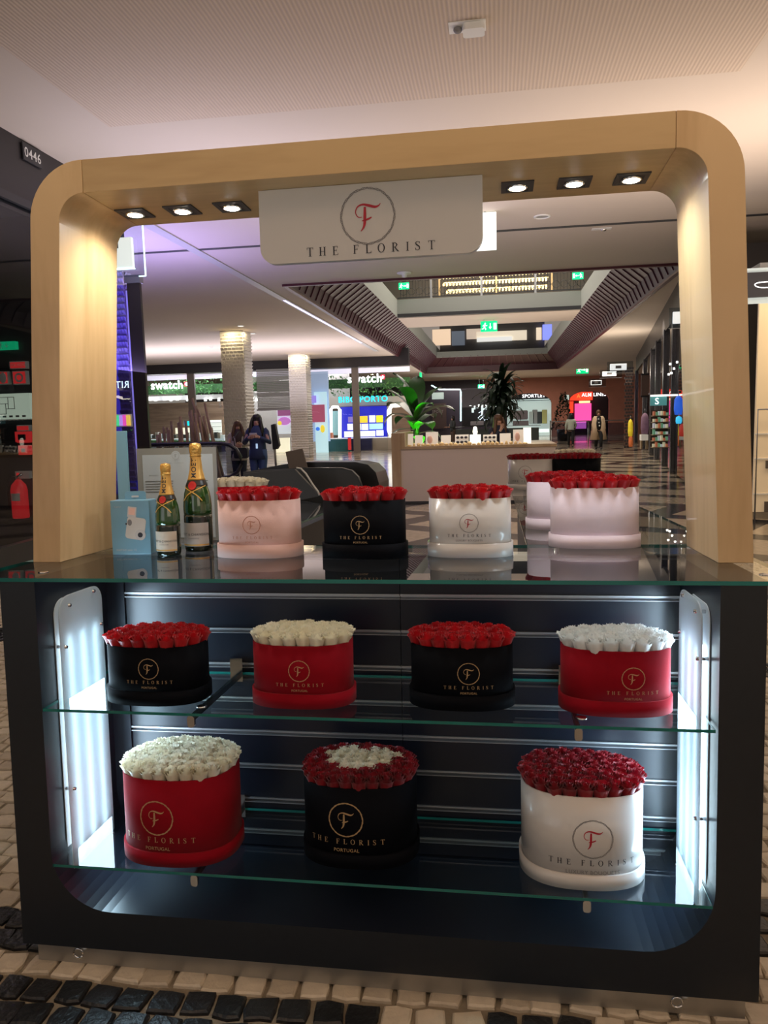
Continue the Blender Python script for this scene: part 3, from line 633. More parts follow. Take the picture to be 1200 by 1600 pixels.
t, a_, b_ = fsign('fire_hose_sign', 'wide red and white fire notice above two smaller ones', 16, 41, 564, 577, M_PAPER); MB().box(-a_*.88, a_*.88, -.016, -.013, -b_*.75, b_*.75).build('red_field', M_RSG, t); text('FIRE HOSE', M_PAPER, t, (0, -.018, -b_*.3), b_*.7)
t, a_, b_ = fsign('call_point_sign', 'left square red sign with a white hand symbol', -6, 13, 580, 601, M_PAPER); MB().box(-a_*.86, a_*.86, -.016, -.013, -b_*.86, b_*.86).build('red_field', M_RSG, t); MB().ball((.02, -.016, 0), (.05, .006, .07)).build('hand_symbol', M_PAPER, t)
t, a_, b_ = fsign('hose_reel_sign', 'right square red sign with a white hose reel symbol', 21, 41, 579, 601, M_PAPER); MB().box(-a_*.86, a_*.86, -.016, -.013, -b_*.86, b_*.86).build('red_field', M_RSG, t)
MB().add([(r*cos(2*pi*k/20), -.018, r*sin(2*pi*k/20)) for k in range(20) for r in (.06, .035)], [(2*k, 2*k+1, (2*k+3) % 40, (2*k+2) % 40) for k in range(20)]).build('reel_symbol', M_PAPER, t)
t, a_, b_ = fsign('evacuation_plan', 'pale green evacuation plan drawing behind the left glass', -10, 46, 614, 656, M_CRM, 'poster')
g = MB()
for x0, x1, z0, z1 in ((-.5, .15, .35, .37), (-.5, -.48, -.3, .37), (.13, .15, -.1, .37), (-.5, -.2, -.3, -.28), (-.2, -.18, -.3, .1), (-.2, .15, -.1, -.08), (-.1, -.08, -.1, .37), (-.5, -.1, .1, .12)): g.box(x0*a_*1.4, x1*a_*1.4, -.016, -.012, z0*b_*2, z1*b_*2)
g.build('plan_lines', M_GREYINK, t)
for i in range(5): MB().box(-a_*.8+i*a_*.34, -a_*.62+i*a_*.34, -.016, -.012, -b_*.85, -b_*.7).build('legend_mark', M_GREYINK, t)
t, a_, b_ = fsign('alarm_label', 'small red label over the red alarm box', 27, 46, 664, 674, M_PAPER); MB().box(-a_*.9, a_*.9, -.016, -.013, -b_*.7, b_*.7).build('red_field', M_RSG, t)
t, a_, b_ = fsign('fire_alarm_box', 'red manual alarm box on the dark partition', 25, 46, 674, 692, M_RSG, 'alarm'); MB().box(-a_*.5, a_*.5, -.03, -.01, -b_*.5, b_*.5).build('cover', M_DARK, t, bevel=.004)
t, a_, b_ = fsign('red_call_box', 'small red box with a white square, under the alarm box', 30, 46, 696, 711, M_RSG, 'alarm'); MB().box(-a_*.3, a_*.3, -.03, -.01, -b_*.4, b_*.4).build('button', M_PAPER, t)
t, a_, b_ = fsign('meter_cabinet', 'black equipment box with small white labels by the alarms', 2, 28, 690, 711, M_DARK, 'cabinet')
for k in range(4): MB().box(-a_*.7+k*a_*.4, -a_*.55+k*a_*.4, -.016, -.012, b_*.3-(k % 2)*b_*.8, b_*.5-(k % 2)*b_*.8).build('label_strip', M_PAPER, t)
t, a_, b_ = fsign('extinguisher_sign', 'small white sign with a red mark above the fire extinguisher', 25, 46, 736, 748, M_PAPER); MB().box(-a_*.8, -a_*.4, -.016, -.013, -b_*.6, b_*.6).build('red_field', M_RSG, t)
P = WD(29, 810, FP-.12); hh = (WD(29, 752, FP-.12)-P).z
t = thing('fire_extinguisher', 'red fire extinguisher hanging on the dark wall at far left', 'fire extinguisher', (P.x, FP-.06, P.z)); r = .105
MB().lathe([(r*.96, 0), (r, .02), (r, hh*.76), (r*.85, hh*.9), (r*.45, hh), (r*.3, hh+.02)], 24).build('cylinder', mat('extinguisher_red', (.60, .015, .02), .25, coat=.5, emit=(.6, .015, .02), es=.4), t)  # red paint glows faintly too, brightness put into the material
MB().tube([(0, 0, hh), (0, 0, hh+.06), (.06, 0, hh+.09)], .018).build('valve', M_CHROME, t); MB().tube([(0, -.02, hh+.05), (-.08, -.02, hh+.07), (-.16, -.02, hh*.8), (-.15, -.02, hh*.35)], .010).build('hose', M_DARK, t)
g = MB()
for k in range(-4, 5): a0, a1 = radians(-90+k*8-4), radians(-90+k*8+4); rr_ = r+.001; g.add([(rr_*cos(a0), rr_*sin(a0), hh*.48), (rr_*cos(a1), rr_*sin(a1), hh*.48), (rr_*cos(a1), rr_*sin(a1), hh*.68), (rr_*cos(a0), rr_*sin(a0), hh*.68)], [(0, 1, 2, 3)])
g.build('label', M_PAPER, t)
struct(MB().box(XL-.3, -2.9, 8.2, 8.35, -.01, .002).build('trim_2', mat('white_threshold', (.7, .7, .66), .4)))

# blade lightbox with glass plate at the corner
A = WD(160, 435, 9.9); B = WD(222, 340, 9.9); c_ = (A+B)/2
t = thing('hanging_shop_sign', 'lit white sign ending in ICAL inside a cyan-edged glass plate', 'sign', (c_.x, 9.9, c_.z)); w_, h_ = (B.x-A.x)/2, (B.z-A.z)/2
MB().box(-w_*2, w_, -.006, .006, -h_, h_).build('glass_plate', M_DGL, t)
ed = glow('edge_lit_glass', (.6, .95, 1), 1.5); MB().box(w_-.006, w_+.006, -.012, .012, -h_, h_).build('glass_edge', ed, t); MB().box(w_*.7, w_, -.012, .012, -h_-.006, -h_+.006).build('glass_edge', ed, t)
A2 = WD(150, 422, 9.85)-c_; B2 = WD(207, 371, 9.85)-c_
MB().box(-w_*2-.3, B2.x, -.09, -.03, A2.z, B2.z).build('light_box', glow('lightbox_white', (.72, .80, .74), .62), t, bevel=.006); MB().box(-w_*2-.3, B2.x, -.1, -.02, A2.z-.012, A2.z).build('light_edge', ed, t)
text('grandOptical', M_BLKINK, t, (B2.x-.62, -.096, (A2.z+B2.z)/2-.04), .10, bold=.004)
# glazed corner return: added violet glow, column reflection built as a pier, mirrored lettering
cr = struct(MB().box(-8.5, W0_(204, 12.9), 12.9, 12.95, 0, 4.0).build('window_2', glass('violet_glass', (.55, .5, .8), 1.5)))
rp_ = thing('violet_glow_panel', 'added violet glow panel behind the corner glass', 'light panel', (-6.6, 13.6, 0)); MB().box(-.9, W0_(193, 13.6)+6.6, 0, .05, .3, 4.1).build('panel', glow('violet_wash', (.22, .18, .85), .55), rp_); MB().box(-.95, W0_(194, 13.6)+6.6, .05, .1, .2, 4.2).build('back_frame', M_FRAME, rp_)  # panel added to give the corner its violet glow
P = WD(184, 606, 12.8); text('RITU', glow('ice_white_letters', (.75, .9, 1), 1.6), cr, (P.x+.0, 12.85, P.z), .12, ux=(-1, 0, 0), bold=.01)
P = WD(193, 657, 12.7); t = thing('rainbow_label', 'small glowing rainbow panel seen in the corner glass', 'display', (P.x, 12.7, P.z))
for i, c in enumerate(((.1, .8, .3), (.6, .3, .9), (1, .1, .5), (1, .6, .1))): MB().box(-.13+i*.065, -.065+i*.065, -.03, .0, -.09, .09).build('colour_field', glow('rainbow_%d' % i, c, 1.0), t)
MB().box(-.15, .15, 0, .03, -.11, .11).build('backing', M_PAPER, t)
# dark mullion at the end of the left frontage
A = WD(206, 570, 11.2); B = WD(226, 570, 11.2); p_ = struct(MB().box(A.x, B.x, 11.2, 11.26, 0, WD(210, 437, 11.2).z).build('trim_3', mat('mullion_brown', (.06, .05, .05), .4, .3))); 
MB().box(A.x-.02, B.x+.02, 11.17, 11.29, WD(210, 440, 11.2).z-.02, WD(210, 430, 11.2).z).build('cap', M_RAIL, p_)
MB().box(A.x-.05, A.x-.01, 11.25, 11.4, 0, 3.6).build('violet_reveal', glow('violet_line', (.3, .25, 1), .6), p_)

def tilecol(label, x, y, w, d, z1, ph):
    t = thing('patterned_column', label, 'column', (x, y, 0)); g = MB(); g2 = MB()
    M_TC = mat('white_relief_tile', (.62, .60, .58), .5); nx = max(4, int(w/.13)); nz = int(z1/.11)
    MB().box(-w/2, w/2, -d/2, d/2, 0, z1).build('core', M_TC, t)
    for iz in range(nz):
        for ix in range(nx):
            dx = w/nx; x0 = -w/2+ix*dx+(iz % 2)*.4*dx; x1 = min(x0+dx*.85, w/2); z0 = iz*.11
            g.add([(x0, -d/2, z0+.01), (x1, -d/2, z0+.01), (x1, -d/2-.05, z0+.085), (x0, -d/2-.05, z0+.085), (x0, -d/2, z0+.09), (x1, -d/2, z0+.09)], [(0, 1, 2, 3), (3, 2, 5, 4), (0, 3, 4), (1, 5, 2)])
            y0 = -d/2+ix*d/nx; y1 = y0+d/nx*.85
            g.add([(w/2, y0, z0+.01), (w/2, y1, z0+.01), (w/2+.05, y1, z0+.085), (w/2+.05, y0, z0+.085), (w/2, y0, z0+.09), (w/2, y1, z0+.09)], [(0, 1, 2, 3), (3, 2, 5, 4)])
    stuff(g.build('relief_tiles', M_TC, t)); return t
tilecol('nearer square column clad in white relief tiles lit from above', -8.6, 25.0, .78, .8, CZ, 0)
tilecol('farther square column clad in white relief tiles lit from above', -8.83, 34.2, .80, .8, CZ, 1)
tilecol('slim relief-tiled pier standing in for a reflection beside the violet corner glass', WD(197, 600, 13.2).x, 13.3, .22, .3, 4.3, 1)  # this pier stands in for a column's reflection in the glass
for x, y in ((-8.6, 24.3), (-8.0, 24.6), (-8.83, 33.5), (-8.2, 33.9)):
    area('column_washer', (x, y-.05, CZ-.05), .2, 16, (1, .80, .45), (0, .12, -1), .2)

# ---- the watch shop across the far left
SD = 37.0
wf = struct(MB().box(-26, WD(640, 600, SD).x, SD-.3, SD+.3, WD(400, 580, SD).z-.35, CZ).build('wall_shopfront', M_FRAME)); wf.location.z += .35
shp = thing('watch_shop', 'bright watch shop with a green hedge fascia and white lettering', 'shop', (WD(430, 700, 41).x, 41, 0))
M_HEDGE = mat('hedge_green', (.06, .17, .06), .9, noise=.7, nscale=6, bump=1, bscale=10)
tb('hedge_backing', 190, 640, 589, 618, 40.6, M_HEDGE, shp, .3)
g = MB(); l = shp.matrix_world.translation
for i in range(1500):
    P = WD(R.uniform(200, 640), R.uniform(589, 619), 40.55)-l; s = R.uniform(.05, .12); g.add([P+Vector((R.uniform(-s, s), R.uniform(-.15, .02), R.uniform(-s, s))) for _ in range(3)], [(0, 1, 2)])
stuff(g.build('hedge_leaves', mat('hedge_leaf', (.10, .30, .08), .7, noise=.5, nscale=3), shp))
tb('ceiling_strip', 190, 640, 580, 589, 40.4, glow('shop_ceiling_glow', (.75, .72, .9), .8), shp)
woodw = wood('walnut_slat_wall', (.34, .22, .14), (.22, .13, .08), 1.5, (.2, 1, 3), .6)
tb('timber_wall', 190, 640, 618, 700, 42.5, woodw, shp); tb('pale_wall', 400, 545, 580, 712, 42.3, mat('pale_shop_wall', (.5, .46, .42), .6), shp)
for cx, cy in ((266, 603), (575, 593)): tt('swatch', cx-5, cy+4.5, 40.2, 13, M_LET, shp, bold=.035); 
for cx, cy in ((291, 600), (598, 589)):
    q = tb('red_cross_mark', cx-3, cx+3, cy-3.5, cy+3.5, 40.3, glow('sign_red', (1, .02, .05), 1.6), shp, .05); tb('white_cross', cx-.8, cx+.8, cy-2.5, cy+2.5, 40.2, M_LET, shp, .04); tb('white_cross', cx-2.2, cx+2.2, cy-.8, cy+.8, 40.2, M_LET, shp, .04)
tb('track', 190, 470, 619, 621, 40.0, M_PAPER, shp, .08)
for i, x in enumerate((234, 243, 257, 267, 277, 293, 300, 321, 329, 342, 395, 401)):
    P = WD(x, 624+i % 2, 39.9)-l; MB().lathe([(.06, P.z+.10), (.075, P.z-.06), (.001, P.z-.06)], 10, (P.x, P.y)).build('spotlight', glow('spot_lens', (1, .98, .9), 3.2 if i % 3 == 0 else 1.0), shp)
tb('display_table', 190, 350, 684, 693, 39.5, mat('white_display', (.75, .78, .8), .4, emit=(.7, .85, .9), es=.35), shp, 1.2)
for i in range(22):
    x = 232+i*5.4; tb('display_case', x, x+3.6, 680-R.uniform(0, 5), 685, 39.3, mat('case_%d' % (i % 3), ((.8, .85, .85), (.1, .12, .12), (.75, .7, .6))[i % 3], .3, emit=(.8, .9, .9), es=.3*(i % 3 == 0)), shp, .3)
for i in range(16):
    x = 232+i*8; tb('low_hedge', x, x+8.5, 687+R.uniform(0, 2), 694, 38.8, M_HEDGE, shp, .4, .05)
for i, c in enumerate(((.0, .45, .9), (.0, .75, .8), (1, .1, .3), (.1, .1, .1), (.9, .6, .1))): tb('colour_tile', 288+i*4.2, 292+i*4.2, 658, 665, 42.2, glow('tile_%d' % i, c, .8), shp, .05)
tb('lit_shelf', 275, 300, 668, 690, 42.0, glow('warm_shelf', (1, .88, .62), .9), shp); tb('lit_shelf', 328, 345, 656, 684, 42.0, glow('pale_shelf', (.9, .95, .8), .8), shp)
for k in range(4): tb('shelf_line', 328, 345, 660+k*6, 661+k*6, 41.9, M_GREYINK, shp)
tt('S', 344, 637, 40, 8, M_GREYINK, shp)
tb('poster', 434, 456, 640, 678, 40.9, mat('poster_white', (.8, .85, .9), .5, emit=(.8, .85, .9), es=.5), shp)
P = WD(444, 658, 40.8)-l; MB().ball((P.x, P.y, P.z), (.36, .03, .22), 16).build('poster_print', glow('violet_print', (.6, .2, .6), .7), shp); MB().ball((P.x-.25, P.y-.02, P.z-.1), (.12, .03, .12), 12).build('poster_print', glow('yellow_print', (1, .7, .05), .8), shp)
tb('poster_band', 434, 456, 640, 650, 40.85, glow('plum_print', (.35, .1, .25), .6), shp, .04); tb('lit_table', 432, 452, 684, 716, 40, glow('warm_shelf', (1, .88, .62), .9), shp)
P = WD(400, 577, 36.5); Q = WD(453, 638, 36.5); sh = thing('roller_shutter', 'half lowered grey mesh shutter between the two tiled columns', 'shutter', (P.x, 36.5, Q.z)); W_ = Q.x-P.x; H_ = P.z-Q.z
for k in range(24): MB().box(0, W_, 0, .03, k*H_/24, (k+.85)*H_/24).build('slat', mat('shutter_grey', (.30, .31, .30), .5), sh)
MB().box(-.05, W_+.05, -.03, .06, -.08, 0).build('bottom_bar', M_RAIL, sh)
for x in (300, 556):
    tb('mullion', x-3 if x > 500 else x-2, x+3 if x > 500 else x+2, 572, 712 if x > 500 else 700, 36.9, mat('taupe_metal', (.20, .17, .15), .4, .4), shp, .15)
A = WD(200, 700, 37.1); B = WD(606, 700, 37.1); pn = struct(MB().box(A.x, B.x, 37.1, 37.13, .05, 3.9).build('window_3', glass('shop_glass', (.93, .95, .96), 1.45)))
tb('sill', 484, 556, 709, 713, 37.0, M_FRAME, shp, .2)
# the burger counter (BIBO PORTO)
bb = thing('neon_name_kiosk', 'blue menu-board counter with cyan neon name beneath the hedge', 'shop', (WD(575, 700, 42).x, 42, 0))
l = bb.matrix_world.translation
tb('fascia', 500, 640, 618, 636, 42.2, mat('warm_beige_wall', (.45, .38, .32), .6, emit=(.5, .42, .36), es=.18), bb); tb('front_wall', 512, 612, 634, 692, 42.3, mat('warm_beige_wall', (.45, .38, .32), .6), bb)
tb('recess', 534, 604, 634, 692, 41.9, mat('blue_panel', (.01, .012, .30), .5, emit=(.015, .02, .6), es=.7), bb)
tt('BIBO PORTO', 567, 628, 41.6, 9, glow('neon_cyan_letters', (.0, .75, 1), 1.8), bb, bold=.02)
for x0, x1, y0, y1, c in ((553, 574, 650, 661, (1, .55, .03)), (577, 586, 649, 660, (.95, .95, .9)), (588, 598, 649, 660, (1, .8, .02)), (544, 551, 651, 660, (.2, .15, .4)), (543, 551, 662, 672, (.95, .95, .9)), (553, 564, 662, 672, (.95, .95, .92)), (565.5, 575, 662, 672, (.95, .95, .92)), (577, 598, 661.5, 671, (.4, .7, 1)), (538, 586, 673, 683, (.95, .98, 1)), (588, 599, 672, 681, (.95, .98, 1))):
    tb('menu_board', x0, x1, y0, y1, 41.7, glow('board_%02d%02d%02d' % tuple(int(k*99) for k in c), c, .95), bb, .06)
neon([(517, 685), (517, 640), (520, 636), (528, 636), (531, 640), (531, 685)], 41.6, .09, glow('warm_tube', (1, .96, .85), 2), bb); neon([(611, 682), (608, 672), (608, 642), (612, 634), (625, 633)], 41.5, .12, glow('warm_tube', (1, .96, .85), 2), bb)
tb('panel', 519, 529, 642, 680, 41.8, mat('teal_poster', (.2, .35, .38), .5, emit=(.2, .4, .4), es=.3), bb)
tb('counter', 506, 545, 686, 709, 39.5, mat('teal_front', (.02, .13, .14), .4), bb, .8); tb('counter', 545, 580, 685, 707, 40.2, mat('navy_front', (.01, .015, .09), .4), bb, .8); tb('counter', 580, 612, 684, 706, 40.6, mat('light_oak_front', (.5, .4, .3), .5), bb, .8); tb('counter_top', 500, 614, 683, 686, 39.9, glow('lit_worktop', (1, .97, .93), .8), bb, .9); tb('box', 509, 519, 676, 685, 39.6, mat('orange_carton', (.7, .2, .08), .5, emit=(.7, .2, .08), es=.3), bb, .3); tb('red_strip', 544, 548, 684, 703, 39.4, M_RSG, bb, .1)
# lit glass side of the watch shop
sg = thing('blue_lit_window', 'pale blue lit shop window with pink sail print beside the far column', 'window display', (WD(495, 700, 38.5).x, 38.5, 0))
tb('light_panel', 486, 512, 580, 690, 38.9, glow('ice_panel', (.42, .52, .72), .50), sg); tb('light_panel', 494, 510, 612, 708, 38.6, glow('ice_panel_bright', (.6, .9, 1), .7), sg, .05)
tb('pink_print', 487, 507, 632, 660, 38.4, mat('rose_print', (.55, .12, .2), .5, emit=(.6, .12, .22), es=.45), sg, .03); tb('violet_print', 479, 494, 618, 630, 38.4, glow('violet_print_b', (.4, .3, 1), .7), sg, .03)
P = WD(504, 670, 38.3)-sg.matrix_world.translation; MB().ball(P, (.12, .03, .2)).build('yellow_print', glow('yellow_print', (1, .7, .05), .8), sg); MB().ball(P+Vector((-.25, 0, 0)), (.11, .03, .1)).build('blue_print', glow('blue_print', (.05, .2, .9), .8), sg)

# ================================================================== MIDDLE GROUND
# escalator balustrade
ED = 13.2
es = thing('escalator_balustrade', 'glass escalator balustrade end with black rubber handrail', 'escalator', (WD(290, 700, ED).x, ED, 0)); l = es.matrix_world.translation
path = [(120, 697), (200, 695.5), (280, 694), (345, 693), (358, 695), (369, 702), (376, 714), (377, 727), (371, 738), (360, 745), (345, 748)]
MB().tube([WD(x, y, ED)-l for x, y in path], .035, 8).build('handrail', mat('handrail_rubber', (.01, .01, .012), .35), es)
pts = [WD(x, y, ED)-l for x, y in [(120, 748)]+path]; MB().prism([(p.x, p.z) for p in pts], -.008, .008, 'y').build('glass_panel', glass('balustrade_glass', (.75, .80, .88), 1.5), es)
tb('skirt', 120, 350, 748, 772, ED-.05, mat('blue_lit_skirt', (.03, .04, .22), .4, emit=(.05, .06, .5), es=.35), es, .2); tb('deck', 120, 380, 770, 830, ED-.3, mat('steel_deck', (.35, .36, .4), .3, .6), es, .8)
# bamboo
bm = thing('bamboo_screen', 'tall fan of dry bamboo poles standing behind the escalator', 'bamboo', (WD(320, 700, 15.5).x, 15.5, 0)); l = bm.matrix_world.translation
M_BAM = wood('bamboo', (.36, .24, .13), (.18, .11, .06), 4, (1, 1, .3), .6)
poles = [(300, 622, 345, 735), (306, 634, 337, 735), (320, 630, 352, 740), (318, 650, 342, 735), (312, 652, 330, 735), (305, 645, 322, 735), (299, 641, 316, 735), (296, 643, 314, 730), (303, 660, 326, 735), (309, 640, 349, 735), (290, 657, 301, 720), (282, 651, 291, 715), (279, 660, 287, 712), (268, 658, 275, 712), (262, 668, 267, 710), (256, 667, 263, 708), (265, 672, 270, 712), (250, 676, 253, 705), (246, 679, 249, 705), (325, 655, 358, 742), (330, 668, 350, 742), (315, 662, 334, 738)]
for i, (x0, y0, x1, y1) in enumerate(poles):
    A = WD(x0, y0, 15.5+.1*sin(i))-l; B = WD(x1, y1+55, 15.5+.15*cos(i*2))-l; B.z = max(B.z, .05-0)
    MB().tube([A, A.lerp(B, .33), A.lerp(B, .66), B], .030, 7).build('pole', M_BAM, bm)
MB().box(-1.6, .9, -.35, .35, 0, .4).build('planter', M_DARK, bm)
# easel/queue barrier and dark jacket stand behind the woman
js = thing('jacket_stand', 'narrow stand with a black jacket hanging beside the column', 'stand', (WD(430, 700, 19).x, 19, 0)); l = js.matrix_world.translation
MB().tube([WD(427, 664, 19)-l, WD(428, 690, 19)-l, WD(432, 736, 19)-l], .03).build('post', M_RAIL, js)
pts = [WD(x, y, 18.9)-l for x, y in ((424, 664), (430, 662), (437, 696), (433, 702), (427, 702))]; MB().prism([(p.x, p.z) for p in pts], -.15, 0, 'y').build('jacket', mat('black_nylon', (.012, .015, .014), .5), js, bevel=.02)
MB().lathe([(.25, .03-0), (.24, .06), (.02, .07)], 16).build('base', M_STEEL, js)
# two small dark bottles/figures on shelf
# dark rear console of the stand
cs = thing('rear_cash_desk', 'low black cash desk with rounded corner at the back of the stand', 'desk', (-1.0, 5.2, 0), 0, None, KM)
def KP(px, py, v):
    M_ = Matrix((Xc, Yc, Zc)); Ky = cos(TAU)*M_[1]-sin(TAU)*M_[2]; Kz = sin(TAU)*M_[1]+cos(TAU)*M_[2]; r = Matrix((M_[0], Ky, Kz)) @ ray(px, py)
    return Vector((0, 0, HK))+r*(v/r.y)
def kprism(pxs, v, th, m, name, root, bevel=0):
    l = root.matrix_world; inv = (KM.inverted() @ l).translation
    return MB().prism([((KP(x, y, v)-inv).x, (KP(x, y, v)-inv).z) for x, y in pxs], v-inv.y, v-inv.y+th, 'y').build(name, m, root, bevel=bevel)
kprism([(395, 735), (440, 726), (470, 722), (555, 722), (575, 726), (587, 738), (592, 755), (592, 860), (395, 860)], 5.3, .5, mat('satin_black', (.012, .013, .015), .3), 'back_panel', cs, .01)
kprism([(380, 737), (470, 731), (535, 731), (550, 735), (560, 745), (565, 760), (565, 850), (380, 850)], 5.0, .05, mat('slate_front', (.045, .050, .055), .35), 'front_panel', cs, .008)
def ktube(pxs, v, r, m, name, root):
    inv = (KM.inverted() @ root.matrix_world).translation; return MB().tube([KP(x, y, v)-inv for x, y in pxs], r, 6).build(name, m, root)
ktube([(470, 731), (535, 731), (550, 735), (560, 745), (565, 760)], 4.99, .004, M_RAIL, 'edge_trim', cs)
kprism([(380, 740), (460, 733), (478, 752), (500, 775), (380, 800)], 4.6, .04, mat('slate_front', (.045, .050, .055), .35), 'flap', cs, .006)
ktube([(463, 731), (470, 732), (478, 740), (488, 756), (497, 768), (499, 774)], 4.55, .006, M_PAPER, 'cable', cs)
pl = thing('card_stand', 'brown square board leaning on the rear cash desk', 'board', tuple(KP(465, 735, 5.2)), 0, None, KM)
kprism([(446, 706), (472, 701), (480, 731), (452, 735)], 5.18, .02, mat('taupe_board', (.16, .13, .11), .5), 'board', pl, .003); kprism([(458, 733), (470, 731), (472, 738), (460, 738)], 5.16, .06, M_DARK, 'foot', pl)

# ---- white and oak jewellery kiosk
JD = 14.0
jk = thing('jewellery_kiosk', 'white fronted kiosk with oak rim and displays on top', 'kiosk', (WD(740, 785, JD).x, JD, 0)); l = jk.matrix_world.translation
M_OAK = wood('light_oak', (.46, .34, .20), (.36, .25, .14), 3, (1, 1, .2), .5); XA = WD(627, 740, JD).x-l.x; XB = WD(868, 740, JD).x-l.x; XO = WD(613, 740, JD).x-l.x; ZT = WD(740, 700, JD).z; ZO = WD(620, 677, JD).z
M_JW = mat('warm_white_laminate', (.62, .53, .47), .45)
MB().box(XA, XB, 0, .06, .04, ZT).build('front_panel', M_JW, jk); MB().box(XO, XA, -.03, 2.2, 0, ZO).build('side_panel', M_OAK, jk); MB().box(XB-.06, XB, .06, 2.2, .04, ZT).build('side_panel', M_JW, jk)
MB().box(XA, XB+.02, -.02, .45, ZT, ZT+.05).build('rim', M_OAK, jk); MB().box(XA, XB+.02, 1.8, 2.25, ZT, ZT+.05).build('rim', M_OAK, jk); MB().box(XB-.4, XB+.02, .45, 1.8, ZT, ZT+.05).build('rim', M_OAK, jk)
MB().box(XA, XB, .0, .02, 0, .04).build('plinth', M_DARK, jk); MB().box(XA, XA+.08, .0, .12, ZT, ZO).build('post', M_OAK, jk)
area('display_light', (l.x+.2, JD+.5, 1.75), 2.4, 10, (1, .88, .68), (0, 0, -1), .3)
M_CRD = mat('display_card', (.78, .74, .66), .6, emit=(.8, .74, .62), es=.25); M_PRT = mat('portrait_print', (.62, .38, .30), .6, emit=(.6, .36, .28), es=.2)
def jcard(px0, px1, py0, py1, label, m, cat='display card', d=None):
    d = d or JD+.3; A = WD(px0, py1, d); B = WD(px1, py0, d); z0 = ZT+.05
    t = thing('display_card', label, cat, ((A.x+B.x)/2, d, z0)); W2 = (B.x-A.x)/2; H2 = B.z-z0
    MB().add([(-W2, 0, 0), (W2, 0, 0), (W2, .08, H2), (-W2, .08, H2), (-W2, .02, 0), (W2, .02, 0), (W2, .1, H2), (-W2, .1, H2)], [(0, 1, 2, 3), (5, 4, 7, 6), (0, 4, 5, 1), (3, 2, 6, 7), (0, 3, 7, 4), (1, 5, 6, 2)]).build('card', m, t)
    return t, W2, H2
jcard(637, 645, 678, 698, 'narrow oak-backed card at the kiosk left end', M_CRD)
jcard(648, 660, 680, 696, 'slanted cream card left of the portrait card', M_CRD)
t, W2, H2 = jcard(665, 684, 675, 697, 'left white card with a portrait print', M_CRD); MB().ball((-W2*.3, -.0, H2*.45), (W2*.45, .05, H2*.3)).build('portrait', M_PRT, t)
jcard(689, 704, 680, 697, 'plain cream card right of the left portrait', M_CRD)
for nm, a_, b_ in (('left', 711, 732), ('right', 755, 776)):
    t, W2, H2 = jcard(a_, b_, 679, 698, '%s white card of dark sunglasses rows' % nm, M_CRD)
    for r_ in range(2):
        for k in range(3): MB().ball((-W2*.6+k*W2*.6, .02+.03*r_, H2*(.28+.45*r_)), (W2*.24, .03, H2*.13)).build('sunglasses', M_BLKINK, t)
t, W2, H2 = jcard(734, 751, 679, 697, 'bright white block with a lamp finial on it', glow('lit_block', (1, .95, .8), .9)); MB().lathe([(.03, H2), (.045, H2+.05), (.03, H2+.14), (.001, H2+.15)], 12, (0, .05)).build('bulb', glow('bulb_glow', (1, .95, .75), 2.5), t)
jcard(781, 798, 677, 697, 'cream card behind the counter edge beside the seated woman', M_CRD)
t, W2, H2 = jcard(802, 818, 671, 697, 'right tall card with a portrait print', M_CRD); MB().ball((-W2*.2, .0, H2*.5), (W2*.5, .05, H2*.32)).build('portrait', M_PRT, t)
jcard(818, 830, 668, 697, 'tall bright white card next to the right portrait', glow('lit_block', (1, .95, .8), .9), d=JD+.4)
for i in range(26):
    x = 640+i*7.2; P = WD(x, 698, JD+.15); hh_ = R.uniform(.03, .07)
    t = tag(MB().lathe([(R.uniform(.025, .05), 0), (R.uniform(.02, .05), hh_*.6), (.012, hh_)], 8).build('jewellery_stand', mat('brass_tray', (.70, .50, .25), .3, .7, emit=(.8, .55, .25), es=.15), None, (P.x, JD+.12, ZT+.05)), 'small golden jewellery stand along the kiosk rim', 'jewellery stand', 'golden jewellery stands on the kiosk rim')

# ---- plants
def leaf_mesh(L, W, bend, m, name='leaf'):
    vs = []; n = 8
    for i in range(n+1):
        t = i/n; w_ = W*sin(pi*min(1, t*.92+.08))**.7; x = L*t*cos(bend*t*.6); z = L*t*.9-bend*L*t*t*.75
        vs += [(x, -w_, z+.12*W), (x, 0, z-.05*W), (x, w_, z+.12*W)]
    return MB().add(vs, [(3*i+a, 3*i+3+a, 3*i+4+a, 3*i+1+a) for i in range(n) for a in (0, 1)], 0, True).mesh(name, m)
M_LF = mat('broad_leaf', (.035, .12, .025), .35, noise=.4, nscale=3, coat=.3); M_LF2 = mat('lit_leaf', (.10, .42, .05), .35, noise=.3, nscale=3, coat=.3)  # second green is a brighter leaf copy, light put into the colour
P = WD(650, 680, 17.2); bp_ = thing('banana_plant', 'tall broad-leaved plant in a pot behind the kiosk left end', 'plant', (P.x, 17.2, 0))
MB().lathe([(.28, 0), (.34, .1), (.36, .7), (.33, .72), (.30, .68), (.02, .66)], 20).build('pot', M_DARK, bp_); MB().tube([(0, 0, .6), (.02, 0, 1.2), (0, 0, 1.7)], [.07, .06, .04]).build('stem', mat('green_stem', (.06, .12, .03), .5), bp_)
LM = [leaf_mesh(1.05, .21, b, M_LF) for b in (.7, 1.0, 1.25)]+[leaf_mesh(.9, .22, 1.1, M_LF2)]
